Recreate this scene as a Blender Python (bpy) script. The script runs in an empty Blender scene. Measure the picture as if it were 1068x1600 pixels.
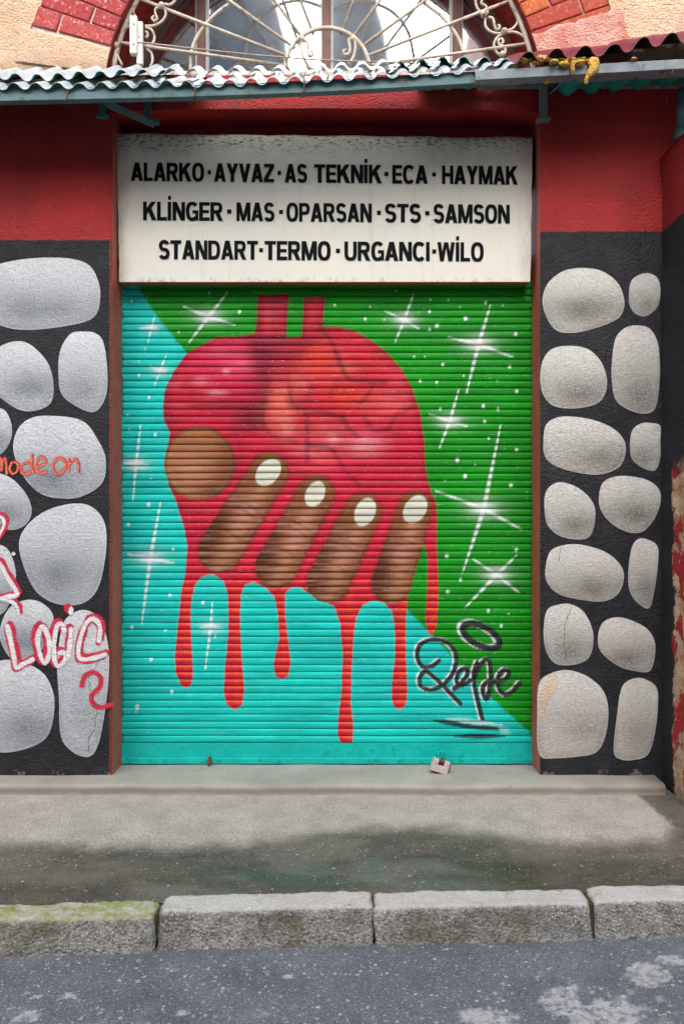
import bpy, bmesh, math, random
import numpy as np
from mathutils import Vector, Matrix
R = math.radians
sc = bpy.context.scene
COL = sc.collection

# ---------------------------------------------------------------- camera, sky, sun, exposure
F = 1280.0            # focal length in photo pixels (photo 1068 x 1600)
CAMD, CAMH = 4.0, 1.33
cam_d = bpy.data.cameras.new('camera'); cam = bpy.data.objects.new('camera', cam_d); COL.objects.link(cam)
cam_d.sensor_fit = 'VERTICAL'; cam_d.sensor_height = 36.0; cam_d.lens = F / 1600 * 36
cam_d.clip_end = 500
cam.location = (0, -CAMD, CAMH); cam.rotation_euler = (R(90), 0, 0)
sc.camera = cam

SUN_EL, SUN_AZ = 39, 2       # soft high light from behind the camera, a little to the left
world = bpy.data.worlds.new('World'); sc.world = world; world.use_nodes = True
wn = world.node_tree.nodes; wl = world.node_tree.links
bg = wn['Background']
sky = wn.new('ShaderNodeTexSky'); sky.sky_type = 'NISHITA'; sky.sun_disc = False
sky.sun_elevation = R(SUN_EL); sky.sun_rotation = R(180 + SUN_AZ)
sky.air_density = 1.0; sky.dust_density = 4.0; sky.ozone_density = 1.0
hs = wn.new('ShaderNodeHueSaturation'); hs.inputs['Saturation'].default_value = 0.34
wl.new(sky.outputs[0], hs.inputs['Color']); wl.new(hs.outputs[0], bg.inputs['Color'])
bg.inputs['Strength'].default_value = 0.15
sun_d = bpy.data.lights.new('sun', 'SUN'); sun = bpy.data.objects.new('sun', sun_d); COL.objects.link(sun)
sun_d.energy = 1.5; sun_d.angle = R(80); sun_d.color = (1.0, 0.96, 0.91)
sun.rotation_euler = (R(90 - SUN_EL), 0, R(-SUN_AZ))
sun.location = (0, -20, 20)
sc.view_settings.view_transform = 'Standard'; sc.view_settings.look = 'None'
sc.view_settings.gamma = 1.0; sc.view_settings.use_curve_mapping = False
sc.view_settings.exposure = 1.08
sc.cycles.max_bounces = 6

# ---------------------------------------------------------------- helpers
def PX(px, Y=0.0): return (px - 534.0) * (CAMD + Y) / F
def PZ(py, Y=0.0): return CAMH - (py - 800.0) * (CAMD + Y) / F
def P(px, py, Y=0.0): return Vector((PX(px, Y), Y, PZ(py, Y)))
def lin(r, g, b):
    return tuple(((c/255)/12.92 if c/255 <= .04045 else ((c/255+.055)/1.055)**2.4) for c in (r, g, b))
def lin4(r, g, b): return lin(r, g, b) + (1.0,)

rng = np.random.default_rng(7)
random.seed(7)
_tab = rng.random((256, 256))
def vnoise(x, y, s=0):
    x = np.asarray(x, float) + 17.3*s + 1000; y = np.asarray(y, float) + 9.7*s + 1000
    xi = np.floor(x).astype(int); yi = np.floor(y).astype(int); fx = x-xi; fy = y-yi
    fx = fx*fx*(3-2*fx); fy = fy*fy*(3-2*fy)
    a = _tab[xi % 256, yi % 256]; b = _tab[(xi+1) % 256, yi % 256]
    c = _tab[xi % 256, (yi+1) % 256]; d = _tab[(xi+1) % 256, (yi+1) % 256]
    return (a*(1-fx)+b*fx)*(1-fy) + (c*(1-fx)+d*fx)*fy
def fbm(x, y, s=0, o=4):
    t = 0; a = .5; n = 0
    for i in range(o):
        t = t + a*vnoise(np.asarray(x)*2**i, np.asarray(y)*2**i, s+i*3); n += a; a *= .5
    return t/n
def sstep(a, b, x):
    t = np.clip((x-a)/(b-a), 0, 1); return t*t*(3-2*t)
def wall_y(x, z):          # gentle unevenness of the street wall
    return -0.012*(fbm(np.asarray(x)*1.6, np.asarray(z)*1.6, 2, 3)-.5) - 0.004*(fbm(np.asarray(x)*9, np.asarray(z)*9, 5, 2)-.5)

def link(o, parent=None):
    COL.objects.link(o)
    if parent is not None: o.parent = parent
    return o
def empty(name, loc, label, cat, group=None):
    o = bpy.data.objects.new(name, None); o.location = loc; COL.objects.link(o)
    o['label'] = label; o['category'] = cat
    if group: o['group'] = group
    return o
def meshobj(name, verts, faces, mat, parent=None, smooth=False, cols=None, fattr=None):
    me = bpy.data.meshes.new(name)
    me.from_pydata([tuple(v) for v in verts], [], faces)
    if smooth: me.shade_smooth()
    return meshfin(name, me, mat, parent, cols, fattr)
def meshfin(name, me, mat, parent=None, cols=None, fattr=None):
    if cols is not None:
        a = me.color_attributes.new('Col', 'FLOAT_COLOR', 'POINT')
        c = np.ones((len(me.vertices), 4), np.float32); c[:, :3] = cols
        a.data.foreach_set('color', c.ravel())
    if fattr:
        for k, v in fattr.items():
            a = me.attributes.new(k, 'FLOAT', 'POINT'); a.data.foreach_set('value', np.asarray(v, np.float32).ravel())
    me.materials.append(mat)
    o = bpy.data.objects.new(name, me); link(o)
    if parent is not None:
        o.parent = parent; o.matrix_parent_inverse = Matrix.Translation(-world_loc(parent))
    me.update()
    return o
def world_loc(o):
    l = Vector(o.location)
    if o.parent is not None and o.parent.type == 'EMPTY' and o.type == 'EMPTY': l = l + world_loc(o.parent)
    return l
def gridfaces(nr, nc):
    i = np.arange(nr*nc).reshape(nr, nc)
    return np.stack([i[:-1, :-1], i[:-1, 1:], i[1:, 1:], i[1:, :-1]], -1).reshape(-1, 4)
def gridmesh(name, X, Y, Z, mat, parent=None, smooth=True, flip=False, cols=None, fattr=None):
    nr, nc = X.shape
    v = np.stack([X, Y, Z], -1).reshape(-1, 3).astype(np.float32); f = gridfaces(nr, nc)
    if flip: f = f[:, ::-1]
    me = bpy.data.meshes.new(name)
    me.vertices.add(len(v)); me.vertices.foreach_set('co', v.ravel())
    me.loops.add(f.size); me.loops.foreach_set('vertex_index', f.ravel().astype(np.int32))
    me.polygons.add(len(f)); me.polygons.foreach_set('loop_start', np.arange(0, f.size, 4, dtype=np.int32))
    me.update(calc_edges=True)
    if smooth: me.shade_smooth()
    return meshfin(name, me, mat, parent, cols, fattr)

class MB:
    def __init__(s): s.v = []; s.f = []
    def add(s, v, f):
        n = len(s.v); s.v += [tuple(p) for p in v]; s.f += [tuple(i+n for i in q) for q in f]; return s
    def box(s, c, d, rot=None):
        c = Vector(c); vs = []
        for x in (-1, 1):
            for y in (-1, 1):
                for z in (-1, 1):
                    p = Vector((x*d[0]/2, y*d[1]/2, z*d[2]/2))
                    if rot is not None: p = rot @ p
                    vs.append(c+p)
        return s.add(vs, [(0,1,3,2),(4,6,7,5),(0,4,5,1),(2,3,7,6),(0,2,6,4),(1,5,7,3)])
    def bar(s, a, b, w, h, up=(0, 0, 1)):
        a = Vector(a); b = Vector(b); d = (b-a).normalized(); u = Vector(up)
        sd = d.cross(u).normalized(); u = sd.cross(d).normalized()
        vs = [p + sd*sx*w/2 + u*su*h/2 for p in (a, b) for sx, su in ((-1,-1),(1,-1),(1,1),(-1,1))]
        return s.add(vs, [(0,3,2,1),(4,5,6,7),(0,1,5,4),(1,2,6,5),(2,3,7,6),(3,0,4,7)])
    def tube(s, pts, r, n=7, caps=True):
        pts = [Vector(p) for p in pts]; vs = []; fs = []; m = len(pts)
        ref = None
        for i, p in enumerate(pts):
            d = (pts[min(i+1, m-1)] - pts[max(i-1, 0)]).normalized()
            if ref is None:
                ref = Vector((0, 1, 0)) if abs(d.y) < .9 else Vector((1, 0, 0))
            u = (ref - d*ref.dot(d)).normalized(); w = d.cross(u); ref = u
            rr = r[i] if hasattr(r, '__len__') else r
            for k in range(n):
                a = 2*math.pi*k/n; vs.append(p + (u*math.cos(a)+w*math.sin(a))*rr)
        for i in range(m-1):
            for k in range(n):
                fs.append((i*n+k, i*n+(k+1) % n, (i+1)*n+(k+1) % n, (i+1)*n+k))
        if caps:
            fs.append(tuple(range(n-1, -1, -1))); fs.append(tuple((m-1)*n+k for k in range(n)))
        return s.add(vs, fs)
    def build(s, name, mat, parent=None, smooth=False, bevel=0, seg=2):
        o = meshobj(name, s.v, s.f, mat, parent, smooth)
        if bevel:
            b = o.modifiers.new('bevel', 'BEVEL'); b.width = bevel; b.segments = seg; b.limit_method = 'ANGLE'
        return o

def smooth_closed(pts, n=64):
    p = np.asarray(pts, float); m = len(p); out = []
    per = max(2, n//m)
    for i in range(m):
        p0, p1, p2, p3 = p[i-1], p[i], p[(i+1) % m], p[(i+2) % m]
        for k in range(per):
            t = k/per
            out.append(.5*((2*p1)+(-p0+p2)*t+(2*p0-5*p1+4*p2-p3)*t*t+(-p0+3*p1-3*p2+p3)*t**3))
    return np.array(out)
def smooth_open(pts, per=8):
    p = np.asarray(pts, float); q = np.vstack([2*p[0]-p[1], p, 2*p[-1]-p[-2]]); out = []
    for i in range(1, len(q)-2):
        p0, p1, p2, p3 = q[i-1], q[i], q[i+1], q[i+2]
        for k in range(per):
            t = k/per
            out.append(.5*((2*p1)+(-p0+p2)*t+(2*p0-5*p1+4*p2-p3)*t*t+(-p0+3*p1-3*p2+p3)*t**3))
    out.append(p[-1]); return np.array(out)

# ---------------------------------------------------------------- node material helper
class Mat:
    def __init__(s, name, rough=.8, spec=.5, metal=0.0):
        s.m = bpy.data.materials.new(name); s.m.use_nodes = True
        s.n = s.m.node_tree.nodes; s.l = s.m.node_tree.links
        s.b = s.n['Principled BSDF']
        s.b.inputs['Roughness'].default_value = rough; s.b.inputs['Specular IOR Level'].default_value = spec
        s.b.inputs['Metallic'].default_value = metal
        s.geo = s.n.new('ShaderNodeNewGeometry'); s.pos = s.geo.outputs['Position']
    def _in(s, sock, v):
        if hasattr(v, 'is_output'): s.l.new(v, sock)
        else:
            if isinstance(v, tuple) and len(v) == 3 and sock.type == 'RGBA': v = v + (1.0,)
            sock.default_value = v
    def objpos(s):
        return s.n.new('ShaderNodeTexCoord').outputs['Object']
    def scale(s, v, sx, sy, sz):
        m = s.n.new('ShaderNodeVectorMath'); m.operation = 'MULTIPLY'; s._in(m.inputs[0], v); m.inputs[1].default_value = (sx, sy, sz); return m.outputs[0]
    def sep(s, v=None):
        m = s.n.new('ShaderNodeSeparateXYZ'); s._in(m.inputs[0], v if v is not None else s.pos); return m.outputs
    def noise(s, scale, detail=4, vec=None, rough=.55, dist=0):
        t = s.n.new('ShaderNodeTexNoise'); s._in(t.inputs['Vector'], vec if vec is not None else s.pos)
        t.inputs['Scale'].default_value = scale; t.inputs['Detail'].default_value = detail; t.inputs['Roughness'].default_value = rough
        t.inputs['Distortion'].default_value = dist
        return t.outputs[0]
    def voro(s, scale, vec=None, feature='F1', out='Distance'):
        t = s.n.new('ShaderNodeTexVoronoi'); t.feature = feature; s._in(t.inputs['Vector'], vec if vec is not None else s.pos)
        t.inputs['Scale'].default_value = scale; return t.outputs[out]
    def ramp(s, fac, stops, interp='LINEAR'):
        r = s.n.new('ShaderNodeValToRGB'); r.color_ramp.interpolation = interp; e = r.color_ramp.elements
        while len(e) < len(stops): e.new(0.5)
        for q, (p, c) in zip(e, stops):
            q.position = p
            q.color = (c, c, c, 1) if not hasattr(c, '__len__') else (tuple(c)+(1.0,))[:4]
        s._in(r.inputs[0], fac); return r.outputs[0]
    def mix(s, fac, a, b, mode='MIX'):
        m = s.n.new('ShaderNodeMix'); m.data_type = 'RGBA'; m.blend_type = mode
        s._in(m.inputs[0], fac); s._in(m.inputs[6], a); s._in(m.inputs[7], b); return m.outputs[2]
    def math(s, op, a, b=0.0, c=None, clamp=False):
        m = s.n.new('ShaderNodeMath'); m.operation = op; m.use_clamp = clamp; s._in(m.inputs[0], a); s._in(m.inputs[1], b)
        if c is not None: s._in(m.inputs[2], c)
        return m.outputs[0]
    def maprange(s, v, a, b, c=0.0, d=1.0, smooth=False):
        m = s.n.new('ShaderNodeMapRange'); m.interpolation_type = 'SMOOTHSTEP' if smooth else 'LINEAR'
        for i, q in enumerate((v, a, b, c, d)): s._in(m.inputs[i], q)
        return m.outputs[0]
    def attr(s, name, out='Color'):
        a = s.n.new('ShaderNodeAttribute'); a.attribute_name = name; return a.outputs[out]
    def rand(s): return s.n.new('ShaderNodeObjectInfo').outputs['Random']
    def bump(s, h, strength=.5, dist=.01, normal=None):
        b = s.n.new('ShaderNodeBump'); b.inputs['Strength'].default_value = strength; b.inputs['Distance'].default_value = dist
        s._in(b.inputs['Height'], h)
        if normal is not None: s.l.new(normal, b.inputs['Normal'])
        s.l.new(b.outputs[0], s.b.inputs['Normal']); return b.outputs[0]
    def col(s, c): s._in(s.b.inputs['Base Color'], c); return s
    def rough(s, c): s._in(s.b.inputs['Roughness'], c); return s

def plaster_bump(m, strength=.55, dist=.006):
    a = m.noise(30, 2, rough=.5, dist=.3); b = m.noise(105, 2, m.scale(m.pos, .85, 1, 1.1), .5, .25)
    h = m.math('ADD', m.math('MULTIPLY', a, .5), m.math('MULTIPLY', b, .75))
    m.bump(h, min(1.0, strength*1.4), dist*2.3)

RED = lin(165, 30, 30); BLACK = lin(27, 29, 33)
X_L = PX(176); X_R = PX(843); X_C = PX(1031)         # opening edges and the right-hand inner corner
def painted_wall_mat(name, zb, xred_lo=None, xred_hi=None):
    m = Mat(name, .62, .35)
    x, y, z = m.sep()
    wob = m.math('MULTIPLY', m.math('SUBTRACT', m.noise(14, 3), .5), .014)
    f = m.maprange(m.math('ADD', z, wob), zb-.002, zb+.002)
    if xred_lo is not None:
        f = m.math('MAXIMUM', f, m.maprange(m.math('ADD', x, wob), xred_lo-.002, xred_lo+.002))
    if xred_hi is not None:
        f = m.math('MAXIMUM', f, m.maprange(m.math('ADD', x, wob), xred_hi+.002, xred_hi-.002))
    n1 = m.noise(3.0, 5); n2 = m.noise(38, 3)
    red = m.mix(m.ramp(n1, [(.3, 0), (.72, 1)]), lin(142, 28, 30), lin(186, 48, 46))
    red = m.mix(m.ramp(n2, [(.58, 0), (.78, .30)]), red, lin(196, 92, 80))
    grime = m.ramp(m.noise(5.5, 6, m.scale(m.pos, 1, 1, .45), .65), [(.56, 0), (.76, .55)])
    red = m.mix(grime, red, lin(94, 72, 66))
    blk = m.mix(m.ramp(m.noise(8, 6, rough=.7), [(.40, 0), (.75, 1)]), lin(24, 26, 31), lin(46, 46, 52))
    blk = m.mix(m.ramp(m.noise(120, 2), [(.62, 0), (.74, .28)]), blk, lin(105, 105, 108))
    c = m.mix(f, blk, red)
    strip = None
    if xred_lo is not None: strip = m.maprange(m.math('ADD', x, wob), xred_lo-.002, xred_lo+.002)
    if xred_hi is not None: strip = m.maprange(m.math('ADD', x, wob), xred_hi+.002, xred_hi-.002)
    if strip is not None:
        strip = m.math('MULTIPLY', strip, m.maprange(z, zb+.01, zb-.01))
        c = m.mix(strip, c, m.mix(n1, lin(96, 38, 34), lin(134, 58, 48)))
    # bare and muddy patches right at the foot of the wall
    lowz = m.maprange(z, .03, .16, 1.0, 0.0)
    chip = m.math('MULTIPLY', lowz, m.ramp(m.noise(13, 6, rough=.7), [(.40, 0), (.60, 1)]))
    c = m.mix(m.ramp(chip, [(.62, 0), (.72, .8)]), c, m.mix(n2, lin(96, 84, 74), lin(142, 128, 112)))
    m.col(c)
    m.rough(m.ramp(n1, [(.3, .5), (.7, .75)]))
    plaster_bump(m)
    return m.m

ZB_L, ZB_R = PZ(375), PZ(362)
M = {}
M['wall_l'] = painted_wall_mat('red_and_black_wall_paint', ZB_L, xred_lo=PX(171.5))
M['wall_r'] = painted_wall_mat('red_and_black_wall_paint_right', ZB_R, xred_hi=PX(841.5))
M['lintel'] = painted_wall_mat('red_wall_paint', -5)

def mk_peach():
    m = Mat('peach_plaster', .9, .2)
    n = m.noise(2.6, 6, rough=.6); n2 = m.noise(30, 4)
    c = m.mix(m.ramp(n, [(.32, 0), (.66, 1)]), lin(218, 180, 146), lin(232, 206, 178))
    c = m.mix(m.ramp(m.noise(5, 5, rough=.65), [(.5, 0), (.7, .6)]), c, lin(204, 172, 158))
    c = m.mix(m.ramp(n2, [(.6, 0), (.78, .5)]), c, lin(168, 132, 102))
    z = m.sep()[2]
    st = m.math('MULTIPLY', m.maprange(z, PZ(118), PZ(88), 1, 0), m.ramp(m.noise(7, 5), [(.3, .3), (.7, 1)]))
    c = m.mix(m.math('MULTIPLY', st, .75), c, lin(112, 78, 50))
    m.col(c); plaster_bump(m, .7, .008); return m.m
M['peach'] = mk_peach()
def mk_pinkp():
    m = Mat('pink_smeared_plaster', .9, .2)
    c = m.mix(m.ramp(m.noise(9, 6, rough=.65), [(.34, 0), (.66, 1)]), lin(204, 118, 104), lin(228, 186, 172))
    m.col(c); plaster_bump(m, .7, .008); return m.m
M['pink_plaster'] = mk_pinkp()

def mk_brick(name, c1, c2, wear):
    m = Mat(name, .85, .25)
    r = m.rand(); n = m.noise(45, 4, rough=.65); n2 = m.noise(150, 2)
    c = m.mix(r, c1, c2)
    c = m.mix(m.ramp(n, [(.35, .45), (.6, 0)]), c, tuple(v*.55 for v in c1))
    c = m.mix(m.ramp(m.noise(60, 5, rough=.7), [(.56, 0), (.66, wear)]), c, lin(232, 190, 180))
    m.col(c); m.bump(m.math('ADD', n, m.math('MULTIPLY', n2, .4)), .7, .005); return m.m
M['brick_red'] = mk_brick('red_painted_brick', lin(168, 58, 60), lin(190, 88, 86), .8)
M['brick_orange'] = mk_brick('bare_orange_brick', lin(176, 76, 62), lin(208, 112, 68), .35)
def mk_mortar(name, a, b):
    m = Mat(name, .9, .2); m.col(m.mix(m.ramp(m.noise(25, 4), [(.35, 0), (.65, 1)]), a, b)); m.bump(m.noise(90, 3), .6, .004); return m.m
M['mortar_l'] = mk_mortar('white_mortar', lin(222, 196, 190), lin(236, 226, 220))
M['mortar_r'] = mk_mortar('pink_grey_mortar', lin(186, 140, 130), lin(214, 190, 184))
M['soffit'] = mk_mortar('dark_red_soffit', lin(110, 34, 34), lin(150, 52, 48))

def mk_stone():
    m = Mat('sprayed_stone_paint', .7, .3)
    c = m.attr('Col')
    c = m.mix(m.ramp(m.noise(55, 4, rough=.6), [(.36, .20), (.52, 0)]), c, lin(100, 100, 104))
    c = m.mix(m.ramp(m.noise(130, 3, rough=.65), [(.52, 0), (.68, .38)]), c, lin(226, 226, 228))
    m.col(c); plaster_bump(m, .6, .0040); return m.m
M['stone'] = mk_stone()
def mk_spray(name, c, rough=.6):
    m = Mat(name, rough, .3)
    m.col(m.mix(m.ramp(m.noise(70, 3), [(.4, 0), (.7, .30)]), c, tuple(v*.72 for v in c))); plaster_bump(m, .6, .006)
    e = m.math('ADD', m.attr('fade', 'Fac'), m.math('MULTIPLY', m.math('SUBTRACT', m.noise(210, 3, rough=.7), .5), .8))
    m._in(m.b.inputs['Alpha'], m.maprange(e, .14, .42, 0, 1)); return m.m
M['sp_white'] = mk_spray('white_spray', lin(236, 232, 236))
M['sp_pink'] = mk_spray('pink_red_spray', lin(214, 44, 76))
M['sp_orange'] = mk_spray('orange_pink_spray', lin(236, 122, 92))

def mk_shutter():
    m = Mat('sprayed_shutter_paint', .5, .25)
    c = m.attr('Col')
    n = m.noise(9, 5, m.scale(m.pos, .35, 1, 5), .6)
    c = m.mix(m.ramp(n, [(.40, .22), (.62, 0)]), c, lin(20, 30, 30))
    c = m.mix(m.ramp(m.noise(140, 2, m.scale(m.pos, .3, 1, 1)), [(.66, 0), (.76, .35)]), c, lin(215, 222, 220))
    m.col(c); m.rough(m.ramp(m.noise(20, 3), [(.3, .42), (.7, .6)]))
    m.bump(m.noise(60, 3), .12, .002); return m.m
M['shutter'] = mk_shutter()
def mk_simple(name, c1, c2, rough=.6, scale=20, spec=.4, metal=0.0, bump=.3, bd=.003, dirt=None):
    m = Mat(name, rough, spec, metal)
    c = m.mix(m.ramp(m.noise(scale, 5, rough=.62), [(.32, 0), (.68, 1)]), c1, c2)
    if dirt is not None:
        c = m.mix(m.ramp(m.noise(scale*1.7, 6, rough=.7), [(.55, 0), (.66, .9)]), c, dirt)
    m.col(c)
    if bump: m.bump(m.noise(scale*4, 3), bump, bd)
    return m.m
M['rust_paint'] = mk_simple('rust_brown_paint', lin(158, 74, 62), lin(180, 98, 82), .6, 9, dirt=lin(132, 98, 80))
M['teal_paint'] = mk_simple('teal_paint', lin(0, 172, 164), lin(6, 190, 180), .45, 14, dirt=lin(8, 140, 134))
M['frame_teal'] = mk_simple('grey_teal_steel_paint', lin(66, 104, 110), lin(92, 128, 132), .45, 12, dirt=lin(84, 66, 54))
M['frame_grey'] = mk_simple('grey_steel_paint', lin(104, 116, 124), lin(136, 146, 152), .45, 10, dirt=lin(92, 66, 50))
M['iron'] = mk_simple('cream_iron_paint', lin(186, 172, 154), lin(214, 204, 188), .45, 18, dirt=lin(122, 88, 64))
M['rust'] = mk_simple('rusty_iron', lin(82, 52, 38), lin(120, 84, 62), .8, 40)
M['dark'] = mk_simple('dark_void', lin(18, 18, 18), lin(26, 24, 24), .9, 20, bump=0)
M['white_plastic'] = mk_simple('dirty_white_plastic', lin(214, 212, 206), lin(232, 230, 226), .5, 30, dirt=lin(150, 128, 108))
M['cable'] = mk_simple('old_cable', lin(150, 138, 122), lin(176, 164, 148), .6, 30)
M['wood'] = mk_simple('brown_window_wood', lin(92, 58, 50), lin(126, 86, 76), .55, 12)
M['wood_grey'] = mk_simple('pale_window_bead', lin(176, 180, 178), lin(204, 206, 204), .5, 12)
M['steel'] = mk_simple('padlock_steel', lin(206, 190, 186), lin(226, 214, 210), .38, 40, metal=.35, dirt=lin(150, 120, 104))
M['ink'] = mk_simple('dark_sign_ink', lin(6, 14, 18), lin(20, 22, 25), .75, 4, spec=.12, bump=0)
M['foam'] = mk_simple('yellow_expanding_foam', lin(196, 152, 62), lin(218, 180, 92), .85, 40, dirt=lin(110, 80, 36), bump=.6, bd=.008)
M['teal_sheet'] = mk_simple('sky_sheen_sheet_top', lin(176, 190, 196), lin(206, 212, 220), .30, 7, spec=.6, bump=.05, dirt=lin(150, 176, 176))  # sky sheen put into the pale colour of the teal sheets' tops
M['teal_under'] = mk_simple('teal_corrugated_sheet', lin(14, 150, 134), lin(40, 172, 154), .35, 7, spec=.5, bump=.05, dirt=lin(20, 96, 90))
M['maroon_under'] = mk_simple('dark_sheet_underside', lin(30, 26, 26), lin(52, 44, 42), .8, 9, bump=.2)  # near-black underside of the maroon sheet
M['maroon_sheet'] = mk_simple('maroon_corrugated_sheet', lin(112, 44, 58), lin(136, 62, 74), .55, 6, bump=.3)

def mk_glass():
    m = Mat('reflecting_window_glass', .03, 1.0)
    g = m.n.new('ShaderNodeBsdfGlossy'); g.inputs['Roughness'].default_value = .025; g.inputs['Color'].default_value = (.86, .9, .94, 1)
    mx = m.n.new('ShaderNodeMixShader'); mx.inputs[0].default_value = .72
    m.col(lin(58, 66, 78)); m.rough(.2)
    bmp = m.n.new('ShaderNodeBump'); bmp.inputs['Strength'].default_value = .05; bmp.inputs['Distance'].default_value = .02
    m.l.new(m.noise(2.2, 2), bmp.inputs['Height']); m.l.new(bmp.outputs[0], g.inputs['Normal'])
    m.l.new(m.b.outputs[0], mx.inputs[1]); m.l.new(g.outputs[0], mx.inputs[2])
    m.l.new(mx.outputs[0], m.n['Material Output'].inputs['Surface']); return m.m
M['glass'] = mk_glass()

def mk_sign():
    m = Mat('weathered_cream_sign', .5, .35)
    x, y, z = m.sep()
    base = m.mix(m.ramp(m.noise(2.2, 5), [(.34, 0), (.66, 1)]), lin(226, 224, 214), lin(234, 229, 216))
    streak = m.noise(24, 4, m.scale(m.pos, 1, 1, .05), .6)
    base = m.mix(m.ramp(streak, [(.54, 0), (.78, .22)]), base, lin(186, 172, 146))
    rough_top = m.math('ADD', z, m.math('MULTIPLY', m.math('SUBTRACT', m.noise(18, 5), .5), .09))
    ftop = m.maprange(rough_top, PZ(240), PZ(212), 0, 1)
    base = m.mix(m.math('MULTIPLY', ftop, .5), base, lin(182, 188, 178))
    spots = m.math('MULTIPLY', m.maprange(rough_top, PZ(232), PZ(210), 0, 1), m.ramp(m.noise(60, 5, m.scale(m.pos, .6, 1, 1.6), .7), [(.52, 0), (.6, 1)]))
    base = m.mix(spots, base, lin(96, 90, 80))
    fe = m.math('MAXIMUM', m.maprange(x, PX(205), PX(184), 0, 1), m.maprange(x, PX(808), PX(830), 0, 1))
    fe = m.math('MULTIPLY', fe, m.ramp(m.noise(11, 5, m.scale(m.pos, 1, 1, .5), .65), [(.46, 0), (.7, 1)]))
    base = m.mix(m.math('MULTIPLY', fe, .5), base, lin(128, 122, 116))
    fb = m.math('MULTIPLY', m.maprange(z, PZ(424), PZ(440), 0, 1), m.ramp(m.noise(30, 5, rough=.7), [(.50, 0), (.62, 1)]))
    base = m.mix(m.math('MULTIPLY', fb, .8), base, lin(112, 74, 50))
    m.col(base); m.bump(m.noise(50, 4), .15, .003); return m.m
M['sign'] = mk_sign()

def mk_pavement():
    m = Mat('damp_concrete_pavement', .85, .4)
    wet = m.attr('wet', 'Fac'); moss = m.attr('moss', 'Fac'); pud = m.attr('puddle', 'Fac')
    n = m.noise(6, 6, rough=.6); sp = m.voro(95, out='Distance')
    dry = m.mix(m.ramp(n, [(.3, 0), (.7, 1)]), lin(166, 160, 153), lin(200, 194, 186))
    dry = m.mix(m.ramp(m.noise(110, 3), [(.40, .50), (.55, 0)]), dry, lin(118, 110, 102))
    dry = m.mix(m.ramp(m.noise(34, 5, rough=.75), [(.52, 0), (.66, .45)]), dry, lin(202, 197, 190))
    cid = m.voro(80, out='Color'); sel = m.ramp(m.sep(cid)[0], [(.90, 0), (.92, 1)])
    peb = m.math('MULTIPLY', m.ramp(m.voro(80), [(.26, 1), (.36, 0)]), sel)
    dry = m.mix(peb, dry, lin(206, 202, 198))
    w = m.mix(m.ramp(m.noise(9, 6, rough=.65), [(.3, 0), (.7, 1)]), lin(84, 81, 72), lin(116, 112, 100))
    w = m.mix(m.ramp(m.noise(120, 3), [(.40, .75), (.54, 0)]), w, lin(52, 50, 45))
    w = m.mix(m.math('MULTIPLY', moss, m.ramp(m.noise(14, 6, rough=.75), [(.46, 0), (.70, .75)])), w, lin(92, 94, 50))
    w = m.mix(m.math('MULTIPLY', peb, .8), w, lin(180, 178, 174))
    w = m.mix(pud, w, m.mix(.5, w, lin(44, 46, 42)))
    m.col(m.mix(wet, dry, w))
    rdry = m.ramp(wet, [(0, .92), (.6, .6), (1, .5)])
    m.rough(m.mix(pud, rdry, (.16, .16, .16)))
    h = m.math('ADD', m.math('MULTIPLY', m.noise(70, 4, rough=.6), .7), m.math('MULTIPLY', m.noise(190, 2), .5))
    h = m.math('MULTIPLY', h, m.maprange(pud, 0, 1, 1, .10))
    m.bump(h, 1.0, .012); return m.m
M['pavement'] = mk_pavement()
def mk_road():
    m = Mat('worn_asphalt', .8, .4)
    n = m.noise(5, 6, rough=.6)
    c = m.mix(m.ramp(n, [(.3, 0), (.7, 1)]), lin(100, 108, 119), lin(130, 137, 147))
    c = m.mix(m.ramp(m.noise(170, 3), [(.36, .6), (.58, 0)]), c, lin(60, 64, 70))
    for scl, th, rad, f in ((34, .93, .34, .75), (62, .88, .40, .8), (110, .84, .42, .65), (190, .8, .45, .45)):
        wv = m.n.new('ShaderNodeVectorMath'); wv.operation = 'ADD'
        nz = m.n.new('ShaderNodeTexNoise'); nz.inputs['Scale'].default_value = scl*1.4; m.l.new(m.pos, nz.inputs['Vector'])
        m.l.new(m.scale(nz.outputs['Color'], .6/scl, .6/scl, 0), wv.inputs[0]); m.l.new(m.pos, wv.inputs[1])
        cid = m.voro(scl, wv.outputs[0], out='Color'); s1 = m.sep(cid)[0]
        sel = m.math('GREATER_THAN', s1, th)
        blob = m.math('MULTIPLY', m.ramp(m.voro(scl, wv.outputs[0]), [(rad-.08, 1), (rad, 0)]), sel)
        c = m.mix(m.math('MULTIPLY', blob, f), c, m.mix(m.sep(cid)[1], lin(150, 154, 162), lin(216, 214, 212)))
    spl = m.math('MULTIPLY', m.attr('splash', 'Fac'), m.ramp(m.noise(40, 6, rough=.75), [(.40, .12), (.54, .85)]))
    c = m.mix(spl, c, lin(204, 207, 212))
    m.col(c); m.rough(m.ramp(n, [(.3, .55), (.7, .75)]))
    h = m.math('ADD', m.math('MULTIPLY', m.noise(120, 4, rough=.6), .8), m.math('MULTIPLY', m.voro(150), .5))
    m.bump(h, 1.0, .010); return m.m
M['road'] = mk_road()
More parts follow.
